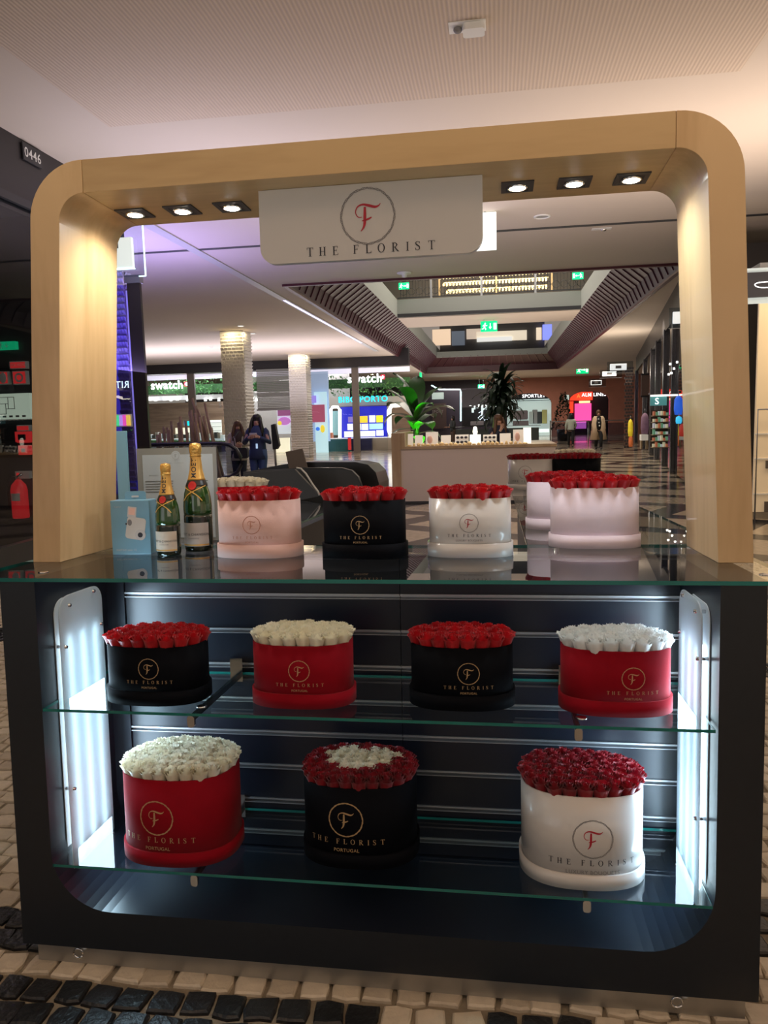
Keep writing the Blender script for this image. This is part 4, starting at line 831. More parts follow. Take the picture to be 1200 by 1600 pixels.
for i, (az, el, s, k, z) in enumerate(((180, 60, .9, 0, 1.6), (150, 50, 1.0, 1, 1.55), (200, 35, .95, 2, 1.5), (30, 62, .9, 0, 1.6), (350, 42, 1.05, 1, 1.5), (310, 30, .9, 3, 1.35), (270, 50, .7, 3, 1.3), (230, 45, .8, 2, 1.4), (90, 70, 1.0, 0, 1.7), (120, 75, .9, 0, 1.6), (0, 20, .8, 2, 1.2), (290, 10, .6, 3, 1.15), (60, 40, .9, 1, 1.4), (175, 75, .9, 0, 1.8), (15, 30, .8, 2, 1.7), (240, 65, .9, 1, 1.75), (330, 70, .85, 3, 1.5), (195, 15, .8, 2, 1.3))):
    q = bpy.data.objects.new('leaf', LM[k]); COL.objects.link(q); q.parent = bp_
    q.matrix_local = Matrix.Translation((0, 0, z)) @ Matrix.Rotation(radians(az), 4, 'Z') @ Matrix.Rotation(-radians(el-40), 4, 'Y') @ Matrix.Scale(s, 4)
gl_ = bpy.data.lights.new('green_uplight', 'POINT'); gl_.energy = 20; gl_.color = (.2, 1, .1); gl_.shadow_soft_size = .01; go = bpy.data.objects.new('green_uplight', gl_); COL.objects.link(go); go.location = (P.x+.15, 16.7, 1.45)
P = WD(783, 668, 22.5); pm = thing('bushy_palm', 'dark bushy palm behind the kiosk above the seated woman', 'plant', (P.x, 22.5, 0))
MB().lathe([(.3, 0), (.36, .9), (.32, .92), (.02, .88)], 18).build('pot', M_DARK, pm); MB().tube([(0, 0, .8), (0, 0, 1.9)], .07).build('trunk', mat('palm_trunk', (.1, .07, .04), .8), pm)
M_FR = mat('palm_green', (.012, .035, .014), .5); fr = [leaf_mesh(1.0, .075, b, M_FR, 'frond') for b in (1.2, 1.6, .9)]; g = MB()
for i in range(240):
    q = bpy.data.objects.new('frond', fr[i % 3]); COL.objects.link(q); q.parent = pm
    q.matrix_local = Matrix.Translation((0, 0, 1.7+R.uniform(-.1, .75))) @ Matrix.Rotation(R.uniform(0, 6.28), 4, 'Z') @ Matrix.Rotation(R.uniform(-.8, 1.0), 4, 'Y') @ Matrix.Scale(R.uniform(.6, 1.0), 4)
P = WD(880, 690, 50); t = thing('potted_conifer', 'dark conical potted tree before the terracotta pier', 'plant', (P.x, 50, 0)); MB().lathe([(.35, 0), (.4, .7), (.02, .7)], 14).build('pot', M_DARK, t)
g = MB()
for i in range(500):
    z = R.uniform(.7, 3.0); r_ = .75*(1-(z-.7)/2.6); a_ = R.uniform(0, 6.28); g.add([(r_*cos(a_)+R.uniform(-.1, .1), r_*sin(a_)+R.uniform(-.1, .1), z+R.uniform(-.12, .12)) for _ in range(3)], [(0, 1, 2)])
stuff(g.build('needles', mat('conifer', (.012, .03, .015), .8), t))
# glass barrier in the far walkway
gb = thing('glass_barrier', 'low glass barrier with steel posts across the far walkway', 'railing', (W0(900, 46), 46, 0))
for x0, x1 in ((862, 918), (921, 975)): tb('glass_pane', x0, x1, 660, 690, 46, glass('barrier_glass', (.6, .65, .75), 1.5), gb, .02)
for x in (860, 919.5): tb('post', x-1, x+1, 657, 694, 45.95, M_CHROME, gb, .08)
tb('top_rail', 860, 975, 657, 658.5, 45.95, M_RAIL, gb, .06)

# ---- exit signs
def exit_sign(px, py, w_px, d, label, arrow='↓', fl=1):
    P = WD(px, py, d); W2 = w_px*d/F_PX/2; H2 = W2*.62
    t = thing('exit_sign', label, 'exit sign', (P.x, d, P.z)); MB().box(-W2, W2, -.03, .03, -H2, H2).build('light_box', M_GSG, t, bevel=.01)
    man(t, -W2*.5*fl, 0, H2*1.25, M_LET, -.035, fl); g = G2()
    if arrow == '↓': g.add([(-.06, .5), (.06, .5), (.06, -.1), (.25, -.1), (0, -.5), (-.25, -.1), (-.06, -.1)], [tuple(range(7))])
    else: g.add([(-.5*fl, .06), (-.5*fl, -.06), (.1*fl, -.06), (.1*fl, -.25), (.5*fl, 0), (.1*fl, .25), (.1*fl, .06)], [tuple(range(7))])
    flat(g, M_LET, 'arrow', t, (W2*.15*fl, -.036, 0), H2*1.1); MB().box(W2*.55 if fl > 0 else -W2*.9, W2*.9 if fl > 0 else -W2*.55, -.036, -.033, -H2*.6, H2*.6).build('door_symbol', M_LET, t)
    MB().tube([(-W2*.6, 0, H2), (-W2*.6, 0, (CZ if P.z < CZ-.4 else P.z+.9)-P.z)], .008).build('hanger', M_RAIL, t); MB().tube([(W2*.6, 0, H2), (W2*.6, 0, (CZ if P.z < CZ-.4 else P.z+.9)-P.z)], .008).build('hanger', M_RAIL, t)
    return t
exit_sign(764, 510, 25, 31.3, 'green exit sign hanging under the bridge, the largest')
exit_sign(910, 578, 18, 53, 'green exit sign hanging before the terracotta wall', '>')
exit_sign(752, 604, 10, 58, 'tiny green exit sign over the far cafe', '>')
exit_sign(631, 447, 16, 29.5, 'green exit sign at the left end of the bridge railing', '>')
exit_sign(903, 431, 16, 29.5, 'green exit sign at the right end of the bridge railing', '>', -1)
P = WD(657.5, 590, 45); t = thing('exit_sign', 'edge-on green exit sign beside the plant top', 'exit sign', (P.x, 45, P.z)); MB().box(-.04, .04, -.3, .3, -.28, .28).build('light_box', M_GSG, t); MB().tube([(0, 0, .28), (0, 0, .7)], .01).build('hanger', M_RAIL, t)
P = WD(758, 366, 12); t = thing('hanging_lightbox', 'glowing white lightbox half hidden behind the stand sign', 'sign', (P.x, 12, P.z)); MB().box(-.3, .168, -.04, .04, -.232, CZ-P.z-.02).build('light_box', glow('blank_lightbox', (.92, 1, .93), 1.0), t, bevel=.008); MB().tube([(0, 0, 0), (0, 0, CZ-P.z)], .01).build('hanger', M_RAIL, t)

# ================================================================== RIGHT SIDE
def rx(y): return 3.90+(y-16.8)*.133
RW = []
fa = MB(); fb = MB()
wr = struct(MB().add([(rx(14), 14, 3.85), (rx(14)+.3, 14, 3.85), (rx(44)+.3, 44, 3.85), (rx(44), 44, 3.85), (rx(14), 14, CZ), (rx(14)+.3, 14, CZ), (rx(44)+.3, 44, CZ), (rx(44), 44, CZ)], [(0, 3, 2, 1), (4, 5, 6, 7), (0, 1, 5, 4), (1, 2, 6, 5), (2, 3, 7, 6), (3, 0, 4, 7)]).build('wall_right', M_FRAME))
for y in (14, 20.3, 23.2, 26.6, 29.5, 35, 44):
    MB().box(rx(y)-.04, rx(y)+.16, y-.06, y+.06, 0, 3.9).build('mullion', mat('steel_mullion', (.28, .28, .30), .2, .8), wr)
gp = struct(MB().add([(rx(14)+.05, 14, .05), (rx(44)+.05, 44, .05), (rx(44)+.05, 44, 3.85), (rx(14)+.05, 14, 3.85), (rx(14)+.07, 14, .05), (rx(44)+.07, 44, .05), (rx(44)+.07, 44, 3.85), (rx(14)+.07, 14, 3.85)], [(0, 3, 2, 1), (4, 5, 6, 7), (3, 7, 6, 2), (0, 1, 5, 4)]).build('window_4', glass('shopfront_glass', (.80, .80, .80), 1.6)))
struct(MB().add([(rx(13)+3.2, 13, 0), (rx(46)+3.2, 46, 0), (rx(46)+3.2, 46, CZ), (rx(13)+3.2, 13, CZ)], [(0, 1, 2, 3)]).build('wall_right_back', mat('shop_back_wall', (.10, .085, .075), .6)))
for i, (y, c) in enumerate(((20.0, (.10, .075, .06)), (26.2, (.05, .03, .035)), (33, (.14, .10, .08)), (38, (.06, .06, .09)))):
    struct(MB().box(rx(y)+.1, rx(y)+3.2, y, y+.12, 0, 3.85).build('wall_partition', mat('partition_%d' % i, c, .5)))
# shop contents behind the right glass
def rbox(label, name, cat, px0, px1, py0, py1, d, m, th=.3, group=None):
    A = WD(px0, py1, d); B = WD(px1, py0, d); t = thing(name, label, cat, ((A.x+B.x)/2, d, A.z), 0, group); W2 = (B.x-A.x)/2
    return t, W2, B.z-A.z
t, a_, b_ = rbox('tall lit shelving of small goods behind the right shop glass', 'goods_shelf', 'shelf', 1020, 1048, 640, 700, 19.5, None)
MB().box(-a_, a_, .3, .34, 0, b_).build('back_board', mat('dark_board', (.08, .06, .05), .6), t)
for k in range(6):
    MB().box(-a_, a_, 0, .3, k*b_/6, k*b_/6+.02).build('shelf_board', M_OAK, t)
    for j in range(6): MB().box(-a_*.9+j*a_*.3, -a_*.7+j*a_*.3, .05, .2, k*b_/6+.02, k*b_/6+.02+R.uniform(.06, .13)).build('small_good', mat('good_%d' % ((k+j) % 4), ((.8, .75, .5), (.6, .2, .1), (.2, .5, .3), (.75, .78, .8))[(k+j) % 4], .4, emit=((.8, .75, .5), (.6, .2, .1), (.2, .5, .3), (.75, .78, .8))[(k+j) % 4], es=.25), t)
def blob_clothes(label, px0, px1, py0, py1, d, c, es=.3):
    t, a_, b_ = rbox(label, 'hanging_clothes', 'clothes', px0, px1, py0, py1, d, None)
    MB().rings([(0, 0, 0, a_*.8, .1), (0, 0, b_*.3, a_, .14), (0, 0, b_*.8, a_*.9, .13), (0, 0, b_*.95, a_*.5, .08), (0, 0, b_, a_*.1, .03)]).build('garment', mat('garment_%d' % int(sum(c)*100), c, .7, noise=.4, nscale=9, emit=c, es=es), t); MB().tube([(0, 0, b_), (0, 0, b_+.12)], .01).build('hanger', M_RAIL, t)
blob_clothes('bright blue clothing hanging behind the right shop glass', 1053, 1067, 618, 648, 17.2, (.03, .15, .9), .5)
blob_clothes('cyan lit trousers under the blue clothing', 1056, 1065, 650, 662, 17.1, (.05, .6, 1), .7)
blob_clothes('red bag low in the right shop window', 1061, 1071, 662, 682, 17.0, (.6, .05, .03), .2)
blob_clothes('yellow dress on the mannequin in the brick-pattern window', 981, 989, 655, 682, 28.5, (.85, .6, .03), .3)
blob_clothes('orange and red cloth beneath the yellow dress', 982, 989, 680, 698, 28.5, (.6, .15, .04), .2)
blob_clothes('mauve dress standing in the dark right window', 1001, 1014, 645, 678, 23.9, (.22, .12, .17), .2)
t, a_, b_ = rbox('cream low table under the mauve dress', 'display_table', 'table', 1002, 1013, 679, 702, 23.8, None); MB().box(-a_, a_, 0, .3, b_*.6, b_).build('top', M_CRD, t)
for s_ in (-1, 1): MB().box(s_*a_*.8-.02, s_*a_*.8+.02, .05, .25, 0, b_*.6).build('leg', M_OAK, t)
t, a_, b_ = rbox('teal lit wall sign with a curl behind the right glass', 'lit_wall_panel', 'sign', 1016, 1042, 619, 634, 19.9, None); MB().box(-a_, a_, 0, .03, 0, b_).build('panel', mat('teal_panel', (.08, .2, .2), .5, emit=(.1, .35, .35), es=.5), t); text('S', M_LET, t, (-a_*.2, -.01, b_*.15), b_*.7)
MB().box(-a_, a_*2.6, -.05, 0, b_, b_+.04).build('light_bar', glow('bar_light', (1, .96, .85), 2), t)
t, a_, b_ = rbox('dark open-work metal screen in a right window', 'brick_screen', 'screen', 975, 991, 572, 700, 29.2, None)
for k in range(26):
    for j in range(3): MB().box(-a_+(j+.4*(k % 2))*a_*.6, -a_+(j+.4*(k % 2))*a_*.6+a_*.5, 0, .06, k*b_/26, k*b_/26+b_/26*.72).build('brick', mat('dark_screen_brick', (.05, .035, .035), .5), t)
t, a_, b_ = rbox('brown poster board beside the dark pier', 'poster_board', 'poster', 1002, 1014, 586, 618, 22, None); MB().box(-a_, a_, 0, .04, 0, b_).build('board', mat('brown_board', (.2, .13, .1), .6), t); MB().box(-a_*1.1, a_*1.1, .04, .06, -.05, b_+.05).build('frame', M_DARK, t)
for i, (x, y) in enumerate(((1047, 570), (1058, 567), (1049, 584), (1053, 577), (1045, 586))):
    P = WD(x, y, 19.0); tag(MB().lathe([(.018, .04), (.028, 0), (.001, -.005)], 10).build('spotlight', glow('shop_spot', (1, .95, .85), 5), None, tuple(P)), 'small lit spotlight inside the right shop', 'spotlight', 'spotlights behind the right glass')
# projecting blade signs
def blade(px0, px1, py0, py1, d, label, dark=False, txt=None):
    A = WD(px0, py1, d); B = WD(px1, py0, d); c = (A+B)/2; t = thing('blade_sign', label, 'sign', tuple(c)); a_, b_ = (B.x-A.x)/2, (B.z-A.z)/2
    MB().box(-a_*1.35, a_*1.8, -.005, .005, -b_*1.8, b_*1.7).build('glass_plate', glass('blade_glass', (.7, .75, .78), 1.5), t); MB().box(-a_, a_, -.03, .03, -b_, b_).build('light_box', glow('blade_white', (.85, .90, .88), .75), t, bevel=.01)
    if dark: MB().box(-a_*.85, a_*.85, -.035, -.03, -b_*.7, b_*.7).build('dark_field', M_BLKINK, t)
    MB().box(-a_*.35, a_*.35, -.04, -.032, -b_*.45, b_*.45).build('logo_mark', M_GREYINK, t); MB().box(-a_*1.35, a_*1.8, -.01, .01, -b_*1.85, -b_*1.75).build('glass_edge', M_RAIL, t)
    if txt: text(txt, M_GREYINK, t, (0, -.045, -b_*.1), b_*.25)
    return t
blade(1051, 1085, 486, 506, 13.6, 'nearest projecting sign on the right, cut by the arch leg', txt=None)
blade(953, 979, 568, 579, 24, 'white blade sign with a grey square, second on the right')
blade(941, 963, 580, 588, 30, 'slim white blade sign behind the grey-square one')
blade(923, 940, 594, 602, 34, 'dark-faced small blade sign furthest down the right side', True)
# warm shop seen right of the arch
ws = struct(MB().box(3.9, 9, 13.9, 14.05, 0, 4.3).build('wall_warm_shop', M_FRAME))
ww = thing('panelled_shop_wall', 'cream vertical-panelled shop wall right of the wooden arch', 'shop', (3.6, 11.5, 0))
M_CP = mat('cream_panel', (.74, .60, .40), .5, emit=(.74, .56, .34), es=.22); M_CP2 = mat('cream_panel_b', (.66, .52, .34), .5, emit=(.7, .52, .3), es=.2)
for k in range(10): MB().box(.0+k*.3, .285+k*.3, 0, .05, .1, 3.4).build('wall_panel', (M_CP, M_CP2)[k % 2], ww)
for z in (.85, .35, 1.2): MB().box(0, 3, -.02, 0, z, z+.015).build('seam', M_PAPER, ww)
MB().box(.15, 3, -.04, 0, .72, .83).build('dark_band', mat('brown_band', (.12, .10, .08), .5), ww); MB().box(.15, 3, -.04, 0, .1, .25).build('dark_band', mat('brown_band', (.12, .10, .08), .5), ww)
MB().tube([(-.02, -.15, 0), (-.02, -.15, 1.55), (2.5, -.15, 1.55)], .012).build('rail', M_RAIL, ww); MB().box(-.1, 3, -.3, .3, 3.4, 3.5).build('head_rail', M_RAIL, ww)
P0 = WD(1186, 445, 11.0); t = thing('black_logo_sign', 'black blade sign with white looping letter right of the arch', 'sign', tuple(P0))
MB().box(-.16, .3, -.02, .02, -.16, .16).build('panel', M_BLKINK, t); MB().box(-.2, .3, .02, .03, -.24, .22).build('glass_plate', glow('glass_plate_lit', (.5, .6, .62), .35), t)
v, f = stroke([(.3, .028), (.02, .028), (-.06, 0), (.02, -.04), (.3, -.04)], [.012]*5); g = G2(); g.add(v, f); flat(g, M_LET, 'logo', t, (0, -.025, 0), 1)
area('warm_shop_light', (5.0, 10.6, 3.2), 2, 45, (1, .78, .5), (0, .6, -.6), 1)

# ================================================================== PEOPLE
M_SKIN = mat('skin', (.52, .30, .22), .5); M_HAIR = mat('dark_hair', (.012, .009, .008), .45); M_HAIRB = mat('auburn_hair', (.10, .045, .02), .5)
def skin_body(root, H, arms, legs, headturn=0, hands=True, lean=0):
    k = H/1.7; V = []; E_ = []; RR = []
    def av(p, r, par=None):
        V.append(tuple(c*k for c in p)); RR.append(r*k)
        if par is not None: E_.append((par, len(V)-1))
        return len(V)-1
    pe = av((0, 0, .93), .115); sp = av((0, 0, 1.08), .10, pe); ch = av((0, -lean*.3, 1.27), .125, sp); nk0 = av((0, -lean*.5, 1.40), .065, ch); nk = av((0, -lean*.6, 1.46), .048, nk0)
    jw = av((0, -.015-lean, 1.515), .060, nk); hd = av((0, -.005-lean, 1.59), .082, jw); tp = av((0, .01-lean, 1.655), .062, hd)
    av((0, -.088-lean, 1.55), .014, jw)                       # nose/face ridge
    for s in (-1, 1): av((s*.083, .0-lean, 1.565), .012, hd)   # ears
    for s, (el, wr_, tips) in arms.items():
        sh_ = av((s*.165, -lean*.4, 1.37), .055, ch); e = av(el, .040, sh_); w_ = av(wr_, .027, e)
        d = (Vector(wr_)-Vector(el)).normalized(); dd = Vector(tips).normalized() if tips else d
        side = dd.cross(Vector((0, 1, .2))).normalized()
        pm_ = av(tuple(Vector(wr_)+dd*.06), .026, w_)
        for j, (o_, L_) in enumerate(((-.03, .060), (-.010, .072), (.010, .068), (.028, .052))):
            a1 = av(tuple(Vector(wr_)+dd*.10+side*o_), .0095, pm_); av(tuple(Vector(wr_)+dd*(.10+L_)+side*o_*1.1+Vector((0, 0, -.012))), .0080, a1)
        a1 = av(tuple(Vector(wr_)+dd*.05-side*.042), .0105, w_); av(tuple(Vector(wr_)+dd*.095-side*.05), .009, a1)
    for s, (kn, an, toe) in legs.items():
        hp = av((s*.09, 0, .86), .095, pe); kk = av(kn, .060, hp); a_ = av(an, .038, kk); av(toe, .030, a_)
    me = bpy.data.meshes.new('body'); me.from_pydata(V, E_, []); o = bpy.data.objects.new('body', me); COL.objects.link(o)
    sk = o.modifiers.new('s', 'SKIN'); o.modifiers.new('u', 'SUBSURF').levels = 1
    for i, sv in enumerate(me.skin_vertices[0].data): sv.radius = (RR[i], RR[i]); sv.use_root = i == 0
    sk.use_smooth_shade = True
    dg = bpy.context.evaluated_depsgraph_get(); m2 = bpy.data.meshes.new_from_object(o.evaluated_get(dg)); bpy.data.objects.remove(o); m2.name = 'body'
    m2.materials.clear(); m2.materials.append(M_SKIN)
    return obj('body', m2, root)
def person(label, loc, H, rotz, arms, legs, top, bottom, hair, coat=None, coat_hem=.8, flare=1.0, long_hair=True, face=True, lean=0, open_coat=False, scarf=None):
    t = thing('person', label, 'person', loc, rotz); k = H/1.7; skin_body(t, H, arms, legs, lean=lean)
    def S(p): return tuple(c*k for c in p)
    mb = MB()
    for s, (kn, an, toe) in legs.items(): mb.tube([S((s*.085, 0, .98)), S((s*.09, 0, .80)), S(kn), S((an[0], an[1], an[2]+.02))], [.105*k, .105*k, .075*k, .062*k], 12)
    mb.rings([(0, 0, .84*k, .15*k, .11*k), (0, 0, .98*k, .165*k, .12*k), (0, 0, 1.06*k, .15*k, .105*k)], 16); mb.build('trousers', bottom, t)
    mb = MB()
    for s, (kn, an, toe) in legs.items(): mb.ball(S(((an[0]+toe[0])/2, (an[1]+toe[1])/2, .045)), (.05*k, .13*k, .05*k))
    mb.build('shoes', M_DARK, t)
    hem = coat_hem; mb = MB(); n = 24
    if open_coat:
        for s in (-1, 1):
            rg = [(s*.10*k, .02, 1.44*k, .09*k, .09*k), (s*.11*k, .02, 1.30*k, .12*k, .13*k), (s*.12*k, .03, 1.0*k, .12*k*flare, .14*k), (s*(.15+.08*(flare-1))*k, .05, hem*k, .13*k*flare, .17*k)]; mb.rings(rg, n)
    else:
        mb.rings([(0, 0, hem*k, .19*k*flare, .15*k*flare), (0, 0, .98*k, .175*k, .135*k), (0, -lean*.2*k, 1.12*k, .165*k, .13*k), (0, -lean*.4*k, 1.30*k, .20*k, .14*k), (0, -lean*.4*k, 1.40*k, .17*k, .11*k), (0, -lean*.5*k, 1.47*k, .07*k, .07*k)], n)
    for s, (el, wr_, _) in arms.items(): mb.tube([S((s*.14, -lean*.4, 1.39)), S((s*.185, -lean*.3, 1.33)), S(el), S(tuple(Vector(el).lerp(Vector(wr_), .92)))], [.065*k, .068*k, .055*k, .042*k], 12)
    mb.build('coat' if coat else 'top', coat or top, t)
    if open_coat: MB().rings([(0, -.03, .9*k, .13*k, .11*k), (0, -.04, 1.15*k, .14*k, .12*k), (0, -.02, 1.40*k, .12*k, .10*k), (0, 0, 1.46*k, .06*k, .06*k)]).build('top', top, t)
    mb = MB(); hy = -lean*k
    mb.rings([(0, .035*k+hy, (1.24 if long_hair else 1.48)*k, .10*k if long_hair else .05*k, .05*k), (0, .035*k+hy, 1.42*k, .125*k if long_hair else .07*k, .07*k), (0, .028*k+hy, 1.55*k, .105*k, .085*k), (0, .020*k+hy, 1.63*k, .100*k, .095*k), (0, .015*k+hy, 1.685*k, .075*k, .08*k), (0, .012*k+hy, 1.71*k, .02*k, .02*k)], 18)
    if long_hair:
        for s in (-1, 1): mb.tube([(s*.07*k, -.045*k+hy, 1.63*k), (s*.098*k, -.05*k+hy, 1.54*k), (s*.12*k, -.06*k+hy, 1.40*k), (s*.13*k, -.09*k+hy, 1.22*k)], [.025*k, .032*k, .045*k, .02*k], 10)
    mb.build('hair', hair, t)
    if face:
        for s in (-1, 1): MB().ball((s*.030*k, -.082*k+hy, 1.585*k), (.012*k, .008*k, .007*k), 8).build('eye', M_BLKINK, t)
        MB().ball((0, -.082*k+hy, 1.515*k), (.022*k, .008*k, .007*k), 8).build('mouth', mat('lip', (.45, .12, .10), .5), t)
    if scarf: MB().rings([(0, -.03*k, 1.12*k, .09*k, .12*k), (0, -.03*k, 1.36*k, .14*k, .13*k), (0, 0, 1.44*k, .12*k, .11*k), (0, 0, 1.50*k, .085*k, .085*k)]).build('scarf', scarf, t)
    return t
LEG = {s: ((s*.09, -.01, .48), (s*.09, 0, .08), (s*.095, -.12, .035)) for s in (-1, 1)}
def floor_at(px, d): return (WD(px, 700, d).x, d, 0)
NAVY = mat('navy_coat', (.02, .035, .10), .7); DENIM = mat('blue_denim', (.03, .06, .16), .8, noise=.3, nscale=20); BEI = mat('grey_beige_coat', (.40, .35, .33), .8); CAM_C = mat('sand_coat', (.74, .56, .38), .8); BLK = mat('black_cloth', (.012, .012, .015), .8)
d = 15.6; pw = person('long-haired person in navy coat and jeans holding up a phone', floor_at(403, d), 1.74, 0, {-1: ((-.26, -.04, 1.13), (-.10, -.24, 1.24), (.5, -.45, .1)), 1: ((.26, -.04, 1.13), (.10, -.24, 1.24), (-.5, -.45, .1))}, LEG, NAVY, DENIM, M_HAIR, NAVY, .78, 1.0)
pf = pw.matrix_world.translation; t = thing('mobile_phone', 'light phone held in both hands by the person in navy', 'phone', (pf.x, pf.y-.285, 1.32)); MB().box(-.08, .08, -.006, .006, -.035, .035).build('case', mat('phone_case', (.45, .45, .48), .3), t, bevel=.003); MB().box(-.07, .07, .006, .008, -.03, .03).build('screen', M_DARK, t)
tag(MB().box(-.02, .02, -.005, .005, -.05, .05).build('name_badge', glow('badge_glow', (.5, .7, 1), .6), None, (pf.x+.03, pf.y-.165, 1.08)), 'small white badge hanging on the navy coat', 'badge')
d = 17.2; person('person in light coat and dark scarf standing behind the one in navy', floor_at(373, d), 1.62, .35, {-1: ((-.25, -.03, 1.12), (-.05, -.25, 1.10), (.4, -.4, .0)), 1: ((.24, -.06, 1.12), (.05, -.26, 1.14), (-.4, -.4, .1))}, LEG, BEI, mat('dark_jeans', (.012, .016, .035), .8), M_HAIRB, BEI, .74, 1.05, scarf=mat('plaid_scarf', (.05, .03, .03), .8))
hb_ = floor_at(379, d-.2); t = thing('shoulder_bag', 'black bag at the hip of the person in the light coat', 'bag', (hb_[0]+.05, hb_[1]-.25, .88)); MB().prism(rrect(-.16, .16, -.11, .13, .05), -.06, .06, 'y').build('pouch', BLK, t, bevel=.015); MB().tube([(-.14, 0, .1), (-.2, .1, .35), (-.1, .2, .5)], .012).build('strap', BLK, t)
d = 15.8; person('person with long dark hair working behind the white kiosk', floor_at(779, d), 1.60, .5, {-1: ((-.24, -.10, 1.12), (-.06, -.20, 1.36), (.2, -.2, .9)), 1: ((.24, -.04, 1.10), (.12, -.26, 1.05), (-.2, -.6, 0))}, LEG, mat('dark_navy_top', (.01, .012, .03), .8), BLK, M_HAIRB, None, .9, 1.0)
W1 = {1: ((.09, -.14, .49), (.08, -.20, .08), (.08, -.32, .04)), -1: ((-.08, .04, .48), (-.08, .22, .12), (-.08, .12, .04))}
d = 35.6; pq = person('person walking in an open long sand-coloured coat over black', floor_at(935, d), 1.76, 0, {-1: ((-.24, .02, 1.10), (-.27, -.03, .86), (0, -.1, -1)), 1: ((.24, .02, 1.10), (.27, -.03, .86), (0, -.1, -1))}, W1, BLK, BLK, M_HAIRB, CAM_C, .42, 1.35, long_hair=False, open_coat=True)
for i, z in enumerate((1.36, 1.20, 1.06)): MB().ball((.02*(i-1), -.15, z), (.035, .02, .035), 8).build('white_flower', M_PAPER, pq)
d = 38.8; person('person in pale top and black trousers walking away near the barrier', floor_at(892, d), 1.64, pi, {-1: ((-.25, .0, 1.12), (-.22, -.16, .98), (0, -.6, -.3)), 1: ((.25, .02, 1.10), (.26, 0, .86), (0, 0, -1))}, W1, mat('pale_sage_top', (.56, .62, .54), .8), BLK, M_HAIR, None, .88, 1.0)
d = 40.5; person('dark-clad person at the far cafe counter beneath the neon frame', floor_at(708, d), 1.70, -1.0, {-1: ((-.24, -.06, 1.12), (-.14, -.28, 1.12), (0, -1, 0)), 1: ((.24, -.06, 1.12), (.14, -.28, 1.12), (0, -1, 0))}, LEG, mat('charcoal_top', (.03, .035, .035), .8), mat('brown_trousers', (.08, .05, .035), .8), M_HAIR, None, .9, 1.0, long_hair=False)

# ================================================================== THE FLOWER STAND (own frame)
CX0, CX1 = -1.358, .630; V0, V1 = 1.90, 2.32; IXL, IXR = -1.254, .524; IZB = .177; T = 1.137; GT_ = .010
cab = thing('display_counter', 'charcoal display counter with lit open front and glass shelves', 'counter', (-.364, 1.9, 0), 0, None, KM)
def K(x, v, z=0): return (x+.364, v-1.9, z)
r = .17
outer = [(CX0, T-GT_-.002), (CX0, .065), (CX1, .065), (CX1, T-GT_-.002)]
inner = [(IXR, T-GT_-.002), (IXR, IZB+r)]+arc(IXR-r, IZB+r, r, 0, -90, 10)[1:]+arc(IXL+r, IZB+r, r, 270, 180, 10)+[(IXL, T-GT_-.002)]
# build the U shell in quads
def ushell(v0, v1):
    mb = MB(); left = [(CX0, T-.012), (CX0, IZB+r)]+[(CX0, IZB+r-(IZB+r-.065)*i/10) for i in range(1, 11)]
    inn = [(IXL, T-.012)]+[(IXL, IZB+r)]+arc(IXL+r, IZB+r, r, 180, 270, 10)[1:]
    inn2 = arc(IXR-r, IZB+r, r, 270, 360, 10)+[(IXR, T-.012)]; out2 = [(CX1, .065+(IZB+r-.065)*i/10) for i in range(11)]+[(CX1, T-.012)]
    I = inn+inn2; O = left+out2; n = len(I)
    vs = [(x+.364, v-1.9, z) for v in (v0, v1) for x, z in O]+[(x+.364, v-1.9, z) for v in (v0, v1) for x, z in I]
    fs = []
    for i in range(n-1): fs += [(i, i+1, 2*n+i+1, 2*n+i), (n+i+1, n+i, 3*n+i, 3*n+i+1), (i, n+i, n+i+1, i+1)]
    fs += [(n-1, 2*n-1, 4*n-1, 3*n-1), (0, 2*n, 3*n, n)]; mb.add(vs, fs, 0)
    for i in range(n-1): mb.add([vs[2*n+i], vs[2*n+i+1], vs[3*n+i+1], vs[3*n+i]], [(0, 1, 2, 3)], 1, 1 <= i <= n-3)
    return mb
ushell(V0, V1).build('cabinet_shell', [M_BLACK, M_INNER], cab, recalc=True)
bw = MB().box(*[K(CX0, 0)[0]+.01, K(CX1, 0)[0]-.01], V1-1.9, V1+.03-1.9, .07, T-.012).build('back_board', M_INNER, cab)
rails = (1.003, .891, .779, .668, .560, .450, .337, .232); edges = [T-.012]+list(rails)+[IZB]
for j, (xa, xb) in enumerate(((IXL+.06, -.30), (-.298, IXR-.005))):
    for i in range(len(edges)-1): MB().box(K(xa, 0)[0], K(xb, 0)[0], 2.288-1.9, V1-1.9, edges[i+1]+.008, edges[i]-.008).build('slat_panel', mat('slat_panel_black', (.007, .009, .016), .28, noise=.1, nscale=20), cab)
    for z in rails:
        MB().add([K(x, v, zz) for x in (xa, xb) for v, zz in ((2.283, z+.008), (2.283, z+.003), (2.30, z+.001), (2.30, z-.004), (2.283, z-.006), (2.283, z-.008), (2.315, z-.008), (2.315, z+.008))],
                 [(i, (i+1) % 8, 8+(i+1) % 8, 8+i) for i in range(8)]+[tuple(range(7, -1, -1)), tuple(range(8, 16))]).build('slat_rail', M_RAIL, cab)
MB().box(K(IXL, 0)[0], K(IXL+.06, 0)[0], 2.20-1.9+.08, V1-1.9, IZB, T-.012).build('side_filler', M_INNER, cab)
# kick plate
MB().box(K(CX0+.025, 0)[0], K(CX1-.022, 0)[0], .03, .42, -.004, .064).build('kick_plate', M_STEEL, cab)
for x in (-1.20, .44):
    MB().tube([K(x+.014*cos(a), 1.918, .035+.014*sin(a)) for a in [i*pi/6 for i in range(12)]], .0035, 6).build('ring_pull', M_CHROME, cab); MB().ball(K(x+.02, 1.92, .05), (.01, .008, .008)).build('latch', M_STEEL, cab)
